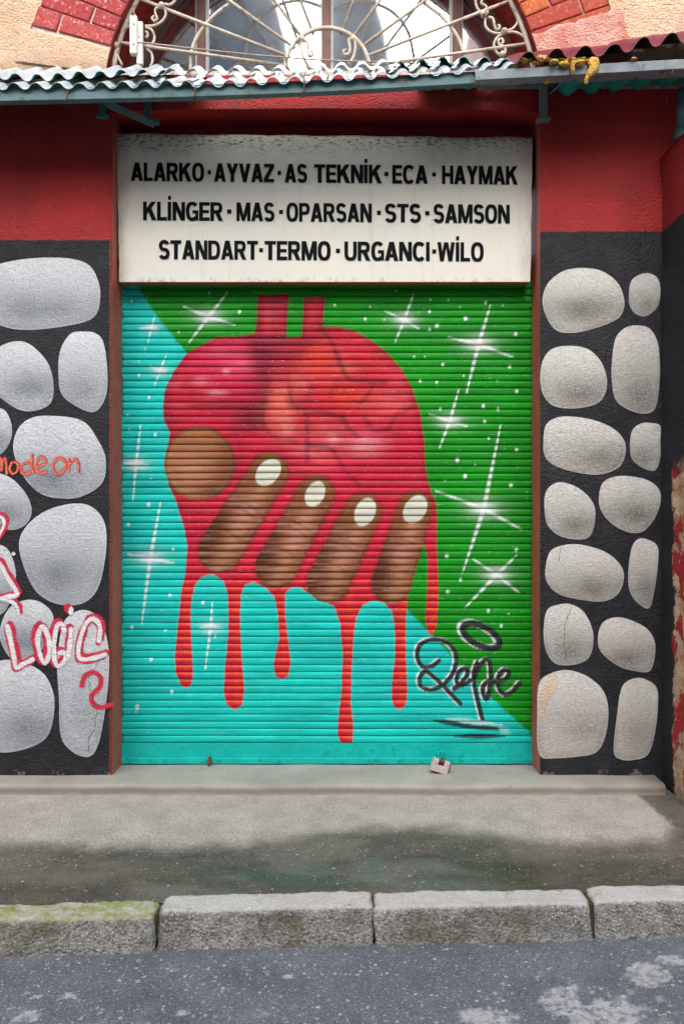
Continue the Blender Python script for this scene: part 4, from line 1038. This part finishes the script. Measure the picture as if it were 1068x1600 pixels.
def glyphs():
    s, t = .238, .188; G = {}
    def q(*p): return list(p)
    def rect(x0, y0, x1, y1): return [(x0, y0), (x1, y0), (x1, y1), (x0, y1)]
    def arc(cx, cy, rx, ry, a0, a1, s_=s, t_=t, n=18, e=2.5):
        o = []; i = []
        for a in np.linspace(R(a0), R(a1), n):
            c, d = math.cos(a), math.sin(a); c2 = math.copysign(abs(c)**(2/e), c); d2 = math.copysign(abs(d)**(2/e), d)
            o.append((cx+rx*c2, cy+ry*d2)); i.append((cx+(rx-s_)*c2, cy+(ry-t_)*d2))
        return [[o[k], o[k+1], i[k+1], i[k]] for k in range(n-1)]
    G['A'] = (.86, [q((0,0),(.27,0),(.55,1),(.28,1)), q((.59,0),(.86,0),(.58,1),(.31,1)), rect(.2,.18,.66,.37)])
    G['L'] = (.64, [rect(0,0,s,1), rect(s,0,.64,t)])
    G['R'] = (.82, [rect(0,0,s,1), rect(s,1-t,.44,1), rect(s,.39,.44,.39+t), q((.30,.42),(.58,.46),(.82,0),(.54,0))] + arc(.44,.695,.34,.305,-90,90))
    G['P'] = (.76, [rect(0,0,s,1), rect(s,1-t,.42,1), rect(s,.36,.42,.36+t)] + arc(.42,.68,.34,.32,-90,90))
    G['K'] = (.86, [rect(0,0,s,1), q((.18,.25),(.18,.60),(.53,1),(.85,1)), q((.30,.54),(.50,.72),(.88,0),(.57,0))])
    G['O'] = (.84, arc(.42,.5,.42,.515,0,360,n=34))
    G['C'] = (.80, arc(.42,.5,.42,.515,40,320,n=28))
    G['G'] = (.82, arc(.42,.5,.42,.515,40,318,n=28) + [rect(.43,.38,.82,.56), rect(.62,.02,.82,.40)])
    G['S'] = (.76, arc(.38,.715,.36,.30,20,270,n=18,e=2.2) + arc(.38,.295,.38,.31,90,-158,n=18,e=2.2))
    G['D'] = (.82, [rect(0,0,s,1), rect(s,1-t,.36,1), rect(s,0,.36,t)] + arc(.36,.5,.46,.5,-90,90))
    G['U'] = (.80, [rect(0,.36,s,1), rect(.80-s,.36,.80,1)] + arc(.40,.38,.40,.395,180,360))
    G['N'] = (.82, [rect(0,0,.24,1), rect(.58,0,.82,1), q((.0,1),(.28,1),(.82,0),(.54,0))])
    G['M'] = (1.0, [rect(0,0,.23,1), rect(.77,0,1.0,1), q((.0,1),(.30,1),(.60,0),(.40,0)), q((.70,1),(1.0,1),(.60,0),(.40,0))])
    G['V'] = (.84, [q((0,1),(.27,1),(.55,0),(.29,0)), q((.57,1),(.84,1),(.55,0),(.29,0))])
    G['W'] = (1.16, [q((0,1),(.25,1),(.42,0),(.18,0)), q((.45,1),(.66,1),(.42,0),(.20,0)), q((.50,1),(.71,1),(.96,0),(.74,0)), q((.91,1),(1.16,1),(.98,0),(.74,0))])
    G['Y'] = (.84, [q((0,1),(.29,1),(.55,.38),(.29,.38)), q((.55,1),(.84,1),(.55,.38),(.29,.38)), rect(.288,0,.552,.40)])
    G['Z'] = (.74, [rect(.02,1-t,.74,1), rect(0,0,.74,t), q((0,t),(.30,t),(.74,1-t),(.44,1-t))])
    G['T'] = (.74, [rect(0,1-t,.74,1), rect(.238,0,.502,1-t)])
    G['E'] = (.68, [rect(0,0,s,1), rect(s,1-t,.68,1), rect(s,0,.68,t), rect(s,.41,.64,.41+t*.92)])
    G['H'] = (.82, [rect(0,0,s,1), rect(.82-s,0,.82,1), rect(s,.41,.82-s,.60)])
    G['I'] = (.265, [rect(0,0,s,1)]); G['i'] = (.265, [rect(0,0,s,1), rect(.03,1.10,.225,1.32)])
    return G
GL = glyphs()
LINES = [('ALARKO AYVAZ AS TEKNiK ECA HAYMAK', 283.0, 289.0, 205, 808, 29.0, [('ALARKO',204.7,319),('.',324.5,329.8),('AYVAZ',334.5,428),('.',433.5,439),('AS',444.8,479.8),('TEKNiK',490.6,596),('.',600,606.5),('ECA',612.4,667.8),('.',674.7,680.6),('HAYMAK',690,808)]),
         ('KLiNGER', 344.5, 349.5, 224, 796, 29.3, [('KLiNGER',223.9,348.4),('.',355,361.7),('MAS',369.4,428.8),('.',435.9,442),('OPARSAN',447.3,580.6),('.',588.5,594.7),('STS',600.6,657.3),('.',663.9,670.4),('SAMSON',676.3,795.6)]),
         ('STANDART', 405.2, 408.9, 248, 755, 29.8, [('STANDART',248,403),('.',404.9,411),('TERMO',413.3,516.4),('.',524.6,531),('URGANCI',537.7,671.4),('.',674.7,681),('WiLO',682.6,755)])]
def letter(polys, fx, fy):
    v = []; f = []
    for dep, poly in enumerate(polys):
        n0 = len(v)
        for (u, w) in poly:
            px_ = fx(u); py_ = fy(px_, w); v.append((PX(px_, YG), YG - .0026 - .00004*(dep % 12), PZ(py_, YG)))
        a = sum(v[n0+i][0]*v[n0+(i+1) % 4][2]-v[n0+(i+1) % 4][0]*v[n0+i][2] for i in range(4))
        f.append(tuple(range(n0, n0+4)) if a > 0 else tuple(range(n0+3, n0-1, -1)))
    return meshobj('letter', v, f, M['ink'], sp)
for _, b0, b1, xa, xb, hgt, words in LINES:
    fyy = lambda x, w: b0 + (b1-b0)*(x-xa)/(xb-xa) - w*hgt
    for wd, a, b in words:
        if wd == '.':
            letter([[(a, .40), (b, .40), (b, .62), (a, .62)]], lambda u: u, fyy).name = 'separator_dot'; continue
        tot = sum(GL[ch][0] for ch in wd) + .05*(len(wd)-1); sc_ = (b-a)/tot; cur = a
        for ch in wd:
            letter(GL[ch][1], lambda u, c=cur: c+u*sc_, fyy)
            cur += (GL[ch][0]+.05)*sc_

# ---------------------------------------------------------------- window and grille in the arch
YW = .30
win = empty('fanlight_window', Vector((AC.x, YW, AC.z)), 'arched fanlight window with brown mullions reflecting white sky behind the iron grille', 'window')
xm = [PX(p, YW) for p in (315, 510, 713)]
RW = RI+.02
edges = [AC.x-RW] + xm + [AC.x+RW]
zw0 = PZ(128, YW)
for i in range(4):
    a, b = edges[i]+(.028 if i else .0), edges[i+1]-(.028 if i < 3 else .0)
    Xg, T = np.meshgrid(np.linspace(a, b, 24), np.linspace(0, 1, 12))
    top = AC.z+np.sqrt(np.maximum(RW**2-(Xg-AC.x)**2, .0004))
    gridmesh('pane', Xg, np.full_like(Xg, YW+.02+.001*i), zw0+(top-zw0)*T, M['glass'], win, smooth=True)
for x in xm:
    h = math.sqrt(RW**2-(x-AC.x)**2)
    mb = MB(); mb.box((x, YW+.002, (zw0+AC.z+h)/2), (.042, .05, AC.z+h-zw0)); o = mb.build('mullion', M['wood'], win, bevel=.004)
    for s in (-1, 1):
        mb = MB(); mb.box((x+s*.027, YW+.010, (zw0+AC.z+h)/2), (.013, .026, AC.z+h-zw0-.02)); mb.build('glazing_bead', M['wood_grey'], win, bevel=.002)
A, I = np.meshgrid(np.linspace(R(-6), R(186), 90), np.arange(5))
pr = np.array([(RI+.01, -.03), (RI-.05, -.03), (RI-.055, -.02), (RI-.055, .03), (RI-.04, .035)])
gridmesh('arched_frame', AC.x+pr[I, 0]*np.cos(A), YW+pr[I, 1], AC.z+pr[I, 0]*np.sin(A), M['wood'], win, flip=False, smooth=False)
mb = MB(); mb.box((AC.x, YW+.01, zw0-.03), (2*RW, .07, .08)); mb.build('window_sill', M['wood'], win, bevel=.004)
mb = MB(); mb.box((AC.x, .17, zw0-.155), (2*RI, .30, .06)); mb.build('sill_slab', M['peach'], win)

YR = .05
HC = P(511, 112, YR)
gr = empty('window_grille', HC, 'cream wrought iron fan grille with radial bars and scrolls in the arch', 'grille')
S = (CAMD+YR)/F
def gp(px, py, dy=0.0): q = P(px, py, YR); q.y += dy; return q
Ro = 332*S; GC = P(505, 160, YR)
mb = MB(); mb.tube([Vector((GC.x+Ro*math.cos(t), YR, GC.z+Ro*math.sin(t))) for t in np.linspace(R(5), R(175), 60)], .013, 6); mb.build('outer_rim', M['iron'], gr, smooth=True)
mb = MB(); mb.tube([Vector((HC.x+66*S*math.cos(t), YR-.012, HC.z+66*S*math.sin(t))) for t in np.linspace(0, math.pi, 28)], .011, 6); mb.build('hub_arc', M['iron'], gr, smooth=True)
def rim_hit(a):       # length of a spoke from the hub to the rim
    d = Vector((math.cos(a), 0, math.sin(a))); w = HC-GC; b = w.dot(d); return -b+math.sqrt(b*b-(w.dot(w)-Ro*Ro))
spk = [8, 21.3, 36, 53.5, 69.5, 110.5, 126.5, 144, 158.7, 172]
for dg in spk:
    a = R(dg); d = Vector((math.cos(a), 0, math.sin(a)))
    mb = MB(); mb.tube([HC+d*62*S, HC+d*rim_hit(a)], .0082, 7); mb.build('spoke', M['iron'], gr, smooth=True)
# scallop arcs between spokes
def pol(dg, r): a = R(dg); return HC + Vector((math.cos(a)*r*S, 0, math.sin(a)*r*S))
for s in (0, 1):
    mir = lambda dg: 180-dg if s else dg
    for pts in ([(0, 214), (8, 215), (16, 211), (26, 200), (36, 187)], [(36, 187), (50, 214), (62, 226), (76, 222), (90, 200)]):
        q = smooth_open([tuple(pol(mir(dg), r)) for dg, r in pts], 7)
        mb = MB(); mb.tube([Vector(p)+Vector((0, .012, 0)) for p in q], .0092, 6); mb.build('scallop_arc', M['iron'], gr, smooth=True)
def scroll(pts, r=.0065, dy=.0):
    q = smooth_open(pts, 7); mb = MB(); mb.tube([gp(x, y, dy) for x, y in q], r, 6); return mb.build('scroll', M['iron'], gr, smooth=True)
def z4(l): return [(170+x/3.956, y/3.956) for x, y in l]
def zr6(l): return [(620+x/3.956, y/3.956) for x, y in l]
def zc5(l): return [(400+x/3.956, y/3.956) for x, y in l]
for l in ([(325,45),(290,55),(290,90),(300,115),(280,130),(268,112),(280,100)], [(345,45),(352,95),(325,135),(280,158),(225,162)], [(225,170),(265,185),(283,230),(270,270),(235,285)],
          [(225,195),(240,205),(238,230),(226,228)], [(235,305),(265,330),(270,380),(255,415)], [(345,25),(375,30),(405,10),(415,-20)], [(170,120),(150,60),(155,10),(175,-30)],
          [(140,160),(90,175),(62,215),(60,240)], [(60,290),(55,340),(85,405)], [(45,330),(35,380),(22,400)]):
    scroll(z4(l))
for l in ([(550,90),(515,75),(490,40),(482,-10)], [(560,85),(548,40),(520,20),(525,-5)], [(560,105),(590,115),(600,150),(608,178),(628,180),(632,160),(618,158)], [(545,105),(545,160),(575,195),(625,208),(665,200)],
          [(665,195),(715,175),(745,130),(748,70),(730,20),(700,-20)], [(670,202),(730,200),(790,235),(830,300)], [(660,205),(615,235),(597,280),(615,325),(648,345)], [(640,345),(668,320),(660,290),(630,275),(625,250),(645,240),(655,258),(645,270)]):
    scroll(zr6(l))
for l in ([(290,250),(275,300),(300,380),(340,430),(380,440)], [(300,255),(320,280),(320,320),(330,355),(350,345),(348,325),(335,328)], [(600,250),(572,255),(578,295),(575,335),(550,348),(540,325),(556,318)], [(610,250),(612,310),(600,360),(570,410)]):
    scroll(zc5(l), .0075, -.012)
for (x, y) in ((253, 10), (755, 24), (787, 50), (784, 86), (472, 63), (551, 62), (182, 72)):
    bm = bmesh.new(); bmesh.ops.create_icosphere(bm, subdivisions=2, radius=.017)
    me = bpy.data.meshes.new('rosette'); bm.to_mesh(me); bm.free(); me.shade_smooth()
    o = meshfin('rosette', me, M['iron'], gr); o.location = gp(x, y, -.008)
mb = MB(); mb.bar(gp(172, 116), gp(842, 116), .012, .026); mb.build('base_bar', M['iron'], gr)

jb = empty('junction_box', gp(214, 95), 'narrow white electrical box mounted on the grille at the left', 'electrical box')
mb = MB(); mb.box(gp(212, 62, -.03), (.036, .035, .185)); mb.build('box_housing', M['white_plastic'], jb, bevel=.004)
mb = MB(); mb.box(gp(220.5, 72, -.02), (.030, .022, .21)); mb.build('back_plate', M['white_plastic'], jb, bevel=.003)
for yy in (47, 78): 
    mb = MB(); mb.tube([gp(213, yy, -.045), gp(213, yy, -.051)], .004, 8); mb.build('screw', M['rust'], jb)
mb = MB(); q = smooth_open([(208,74),(225,72),(250,75),(330,84),(420,93),(520,100),(620,103),(745,104),(842,100)], 8)
mb.tube([gp(x, y, -.03) for x, y in q], .0042, 6); o = mb.build('cable', M['cable'], None, smooth=True)
o['label'] = 'thin pale cable strung across the foot of the window grille'; o['category'] = 'cable'

# ---------------------------------------------------------------- awning of corrugated sheets on a steel frame
YA = -.38
aw = empty('corrugated_awning', P(534, 130, 0), 'sagging awning of teal and maroon corrugated sheets on a grey steel frame', 'awning')
def sheet(x0, x1, line, Yf, slope, length, pitch, amp, mat, phase=0.0, name='corrugated_sheet', sag=.006, seed=0, thick=.0022, roll=0.0):
    """line: (px, py) points of the sheet's front edge centre line"""
    lx, ly = zip(*line)
    xa, xb = PX(x0, Yf), PX(x1, Yf); n = int((xb-xa)/pitch*14)+2
    X, T = np.meshgrid(np.linspace(xa, xb, n), np.linspace(0, 1, 9))
    pxx = 534 + X*F/(CAMD+Yf)
    zf = CAMH - (np.interp(pxx, lx, ly)-800)*(CAMD+Yf)/F
    ph = X/pitch*2*np.pi + phase
    w = np.sign(np.cos(ph))*np.abs(np.cos(ph))**.72*amp*(1+.25*(fbm(X*3, T*0+seed, 100+seed, 2)-.5))
    rag = (fbm(X*5, T*0+seed, 110+seed, 3)-.5)*.03*(1-T)
    Ys = T*length*math.cos(R(slope)) + rag; Zs = T*length*math.sin(R(slope)) + sag*(fbm(X*2.5, T*2, 101+seed, 3)-.5)*2 + roll*(X-xa)*T
    nY, nZ = -math.sin(R(slope)), math.cos(R(slope))
    o = gridmesh(name, X, Yf+Ys+w*nY, zf+Zs+w*nZ, mat, aw)
    s = o.modifiers.new('thickness', 'SOLIDIFY'); s.thickness = thick; s.offset = 0
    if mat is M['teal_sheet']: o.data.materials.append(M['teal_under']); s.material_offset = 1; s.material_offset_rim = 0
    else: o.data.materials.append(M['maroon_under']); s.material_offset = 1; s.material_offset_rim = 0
    return o
LP = 34*3.62/F; AM = .0140
FL = [(-900, 157), (0, 136.5), (270, 131), (420, 127), (540, 121.5), (700, 110), (830, 102), (1100, 88)]
up = lambda dy: [(x, y+dy) for x, y in FL]
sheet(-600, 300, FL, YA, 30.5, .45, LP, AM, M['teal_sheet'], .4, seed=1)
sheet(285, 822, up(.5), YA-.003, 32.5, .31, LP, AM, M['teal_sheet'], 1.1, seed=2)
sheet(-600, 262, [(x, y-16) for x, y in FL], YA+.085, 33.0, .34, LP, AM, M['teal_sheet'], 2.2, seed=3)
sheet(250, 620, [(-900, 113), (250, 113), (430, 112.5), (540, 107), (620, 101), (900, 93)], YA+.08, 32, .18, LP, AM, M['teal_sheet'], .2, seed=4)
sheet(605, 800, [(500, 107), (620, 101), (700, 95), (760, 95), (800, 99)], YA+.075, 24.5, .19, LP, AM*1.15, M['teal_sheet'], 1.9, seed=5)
sheet(806, 1500, [(800, 94), (850, 86), (890, 81), (960, 77), (1010, 65), (1068, 57), (1500, 10)], YA-.04, 27.5, .46, 45*3.58/F, .022, M['maroon_sheet'], 3.6, seed=6)
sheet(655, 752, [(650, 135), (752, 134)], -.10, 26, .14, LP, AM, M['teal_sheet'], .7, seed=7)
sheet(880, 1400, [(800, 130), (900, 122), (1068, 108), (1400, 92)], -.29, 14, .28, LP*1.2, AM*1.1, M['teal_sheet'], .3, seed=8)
def beam(name, a, b, w, h, mat, lip=0):
    mb = MB(); mb.bar(a, b, w, h)
    if lip:
        A_, B_ = Vector(a), Vector(b); o_ = Vector((0, lip/2+.001, -h/2+.002)); mb.bar(A_+o_, B_+o_, lip, .005)
    return mb.build(name, mat, aw, bevel=.0015)
def pt(px, py, Y): return P(px, py, Y)
def polybeam(name, pts, h, lip, th, mat):           # an L-shaped rail swept through several points
    v = []; f = []; n = 6
    for p in pts:
        for (dy, dz) in ((0, h/2), (0, -h/2), (lip, -h/2), (lip, -h/2+th), (th, -h/2+th), (th, h/2)): v.append((p.x, p.y+dy, p.z+dz))
    for i in range(len(pts)-1):
        for k in range(n): f.append((i*n+k, i*n+(k+1) % n, (i+1)*n+(k+1) % n, (i+1)*n+k))
    f += [tuple(range(n-1, -1, -1)), tuple((len(pts)-1)*n+k for k in range(n))]
    o = meshobj(name, v, f, mat, aw); b = o.modifiers.new('bevel', 'BEVEL'); b.width = .0012; b.segments = 2; b.limit_method = 'ANGLE'
    return o
polybeam('front_rail', [pt(x, y, YA+.02) for x, y in ((-500, 160), (0, 148.5), (270, 142.5), (420, 137.5), (540, 132), (700, 123), (762, 119.5))], 18.5*3.62/F, .04, .005, M['frame_teal'])
beam('front_rail', pt(742, 118, YA-.01), pt(1500, 76, YA-.01), .005, 15*3.62/F, M['frame_grey'], .04)
beam('front_rail', pt(742, 127, YA+.06), pt(1500, 92, YA+.06), .03, 12*3.62/F, M['frame_grey'])
beam('rear_rail', pt(745, 132, -.03), pt(1400, 132, -.03), .03, .030, M['frame_grey'])
# left bracket: two legs on the wall and an inclined rafter with a foot plate
mb = MB(); mb.bar(pt(160, 141, -.02), pt(160, 183, -.02), .026, .012, (0, 1, 0)); mb.build('bracket_leg', M['frame_teal'], aw, bevel=.001)
mb = MB(); mb.bar(pt(230, 134, -.02), pt(231, 192, -.02), .030, .014, (0, 1, 0)); mb.build('bracket_leg', M['frame_teal'], aw, bevel=.001)
mb = MB(); mb.bar(pt(160, 156, -.30), pt(236, 190, -.035), .034, .005, (0, -.2, 1)); mb.bar(pt(160, 158, -.30)+Vector((.015, 0, -.012)), pt(236, 192, -.035)+Vector((.015, 0, -.012)), .004, .026, (0, -.2, 1)); mb.build('bracket_strut', M['frame_teal'], aw)
mb = MB(); mb.box(pt(241, 191, -.02), (.05, .03, .022)); mb.build('foot_plate', M['frame_teal'], aw, bevel=.004)
mb = MB(); mb.box(pt(160, 182, -.018), (.06, .02, .018)); mb.build('foot_plate', M['frame_teal'], aw, bevel=.004)
mb = MB(); mb.bar(pt(848, 131, -.04), pt(848, 187, -.03), .036, .03, (0, 1, 0)); mb.build('bracket_leg', M['frame_grey'], aw, bevel=.002)
mb = MB(); mb.box(pt(848, 188, -.02), (.066, .05, .016)); mb.build('foot_plate', M['frame_grey'], aw, bevel=.004)
for (px, y0, y1) in ((105, 144, 158), (305, 137, 153), (475, 118, 149), (747, 112, 132), (1050, 100, 116)):
    mb = MB(); a, b = pt(px, y0, YA-.006), pt(px-1, y1, YA-.006); mb.tube([a+Vector((0, .03, .02)), a, (a+b)/2+Vector((.002, -.004, 0)), b, b+Vector((-.006, .01, -.002))], .0038, 6); mb.build('hook_bolt', M['rust'], aw, smooth=True)
# yellow foam squeezed out beneath the maroon sheet
def foam(blobs, Y, seed, jy=.05):
    bm = bmesh.new(); s_ = (CAMD+Y)/F; rs = random.Random(seed)
    for (px, py, rx, ry) in blobs:
        c = pt(px, py, Y+rs.uniform(-.008, jy)); n0 = len(bm.verts)
        r = bmesh.ops.create_icosphere(bm, subdivisions=2, radius=1)
        for v in r['verts']: v.co = Vector((v.co.x*rx*s_, v.co.y*rs.uniform(.014, .022), v.co.z*ry*s_)) + c
    me = bpy.data.meshes.new('foam'); bm.to_mesh(me); bm.free(); me.shade_smooth()
    o = meshfin('foam', me, M['foam'], aw)
    rm = o.modifiers.new('merge', 'REMESH'); rm.mode = 'VOXEL'; rm.voxel_size = .0032; rm.use_smooth_shade = True
    tx = bpy.data.textures.get('foam_noise') or bpy.data.textures.new('foam_noise', 'CLOUDS'); tx.noise_scale = .022; tx.noise_depth = 3
    dp = o.modifiers.new('lumps', 'DISPLACE'); dp.texture = tx; dp.strength = .014; dp.mid_level = .55; dp.texture_coords = 'GLOBAL'
rs = random.Random(4)
main = [(816+i*4.6+rs.uniform(-3, 3), 96+rs.uniform(-4, 4), rs.uniform(3, 8), rs.uniform(1.5, 4)) for i in range(26) if i not in (5, 12, 13, 18)]
main += [(848, 91, 12, 5), (905, 96, 12, 6), (880, 100, 9, 5)]
foam([(926, 97, 9, 8), (927, 104, 8.5, 8), (924, 111, 7.5, 7), (918, 118, 4.5, 6), (915, 125, 3.2, 7), (905, 98, 10, 5), (894, 100, 5, 5), (894, 108, 3, 9)], YA-.03, 6, .006)
foam(main, YA-.026, 1); foam([(853, 121, 3, 5), (853, 126, 4.4, 5)], YA-.02, 2); foam([(987, 93, 3, 2), (991, 93, 2.5, 2)], YA-.02, 3)

cp = empty('drain_pipe', P(1064, 225, -.06), 'short dark grey pipe standing on the pilaster cap below the awning', 'pipe')
mb = MB(); mb.tube([pt(1064, 140, -.07), pt(1063, 180, -.07), pt(1064, 228, -.07)], .022, 10); mb.build('pipe_shaft', M['frame_teal'], cp, smooth=True)
mb = MB(); mb.tube([pt(1062, 203, -.08), pt(1062, 218, -.08)], .031, 10); mb.build('pipe_collar', M['frame_teal'], cp, smooth=True)

# ---------------------------------------------------------------- loose grit
v = []; f = []; grit = MB()
for i in range(420):
    if i < 230:
        x = random.uniform(-1.9, 1.9); y = random.uniform(float(kerb_front(x))+KW+.02, -.22); z = .0
    else:
        x = random.uniform(-1.6, 1.6); y = random.uniform(-1.75, float(kerb_front(x))-.02); z = ROAD_Z-.003
    r = random.choice((.0022, .003, .003, .004, .0055)); n0 = len(grit.v)
    vs_ = [(x+r*a*random.uniform(.7, 1.4), y+r*b*random.uniform(.7, 1.4), z+r*.5*c*random.uniform(.7, 1.3)) for a, b, c in ((1,0,0),(0,1,0),(-1,0,0),(0,-1,0),(0,0,1),(0,0,-1))]
    grit.add(vs_, [(0,1,4),(1,2,4),(2,3,4),(3,0,4),(1,0,5),(2,1,5),(3,2,5),(0,3,5)])
M['grit'] = mk_simple('pale_grit', lin(120, 114, 106), lin(206, 202, 196), .8, 60, bump=0)
o = grit.build('grit', M['grit']); o['kind'] = 'stuff'; o['label'] = 'pale grit scattered over pavement and road'; o['category'] = 'grit'

# ---------------------------------------------------------------- across the street (seen mirrored in the window)
def mk_far(name, a, b): return mk_simple(name, a, b, .85, 1.5, bump=.2)
M['far_pink'] = mk_far('pink_render', lin(176, 126, 122), lin(196, 146, 138)); M['far_cream'] = mk_far('cream_render', lin(186, 180, 170), lin(206, 200, 190))
M['far_grey'] = mk_far('grey_render', lin(150, 150, 150), lin(170, 170, 168)); M['far_blue'] = mk_simple('blue_grey_metal', lin(96, 116, 136), lin(146, 164, 178), .5, 3, bump=.2)
YO = -9.6
pv2 = gridmesh('far_pavement', *[np.array(a) for a in ([[-30., 30.], [-30., 30.]], [[-8.4, -8.4], [-9.7, -9.7]], [[0., 0.], [0., 0.]])], M['far_grey'], smooth=False, flip=True); pv2['kind'] = 'structure'
kb = MB(); kb.box((0, -8.42, -.05), (60, .12, .12)); o = kb.build('far_kerb', M['far_grey']); o['kind'] = 'structure'
def house(x0, x1, h, mat, label, rows, cols):
    b = empty('opposite_house', ((x0+x1)/2, YO-3, 0), label, 'building')
    mb = MB(); mb.box(((x0+x1)/2, YO-3, h/2), (x1-x0-.02, 6, h)); mb.build('wall', mat, b)
    mb = MB(); mb.box(((x0+x1)/2, YO-2.9, h+.12), (x1-x0-.02, 6.4, .24)); mb.build('roof', M['far_blue'], b)
    for r in range(rows):
        for c in range(cols):
            x = x0+(c+.5)*(x1-x0)/cols; z = 2.0+r*3.0
            if z+.9 > h: continue
            mb = MB(); mb.box((x, YO+.03, z), (1.0, .08, 1.6)); w = mb.build('window', M['wood_grey'], b)
            mb = MB(); mb.box((x, YO+.075, z), (.84, .02, 1.44)); mb.build('pane', M['dark'], w)
    return b
house(-4.4, -2.45, 10.4, M['far_grey'], 'tall narrow grey house across the street, behind the camera', 3, 1)
house(-14, -4.4, 6.6, M['far_cream'], 'long cream house across the street to the left, behind the camera', 3, 5)
mid = house(-2.45, 2.05, 6.0, M['far_grey'], 'lower grey house across the street with two blue metal roof towers', 2, 2)
house(2.45, 5.4, 10.6, M['far_pink'], 'tall narrow pink house across the street, behind the camera', 3, 2)
house(5.4, 14, 6.4, M['far_cream'], 'low cream house across the street beyond the pink one, behind the camera', 2, 4)
for (xa, xb, zt_) in ((-2.35, -1.0, 11.8), (-.22, .95, 11.2)):     # standing-seam clad towers with sloping tops
    mb = MB(); y0, y1 = YO-1.6, YO-.4; xm_ = xa+.55*(xb-xa); zl, zr_ = zt_-.2, zt_-2.1
    prof_ = [(xa, 5.9), (xb+.25, 5.9), (xb, zr_), (xm_, zt_), (xa, zl)]
    n = len(prof_); v = [(x, y, z) for y in (y1, y0) for x, z in prof_]
    mb.add(v, [tuple(range(n))[::-1], tuple(range(n, 2*n))] + [(i, i+n, (i+1) % n+n, (i+1) % n)[::-1] for i in range(n)])
    for q in range(1, 9):
        x = xa+q*(xb-xa)/9; zt2 = (zl+(zt_-zl)*(x-xa)/(xm_-xa)) if x < xm_ else (zt_+(zr_-zt_)*(x-xm_)/(xb-xm_))
        mb.box((x, y1+.02, (5.9+zt2)/2), (.03, .04, zt2-5.9-.04))
    mb.build('roof_tower', M['far_blue'], mid)
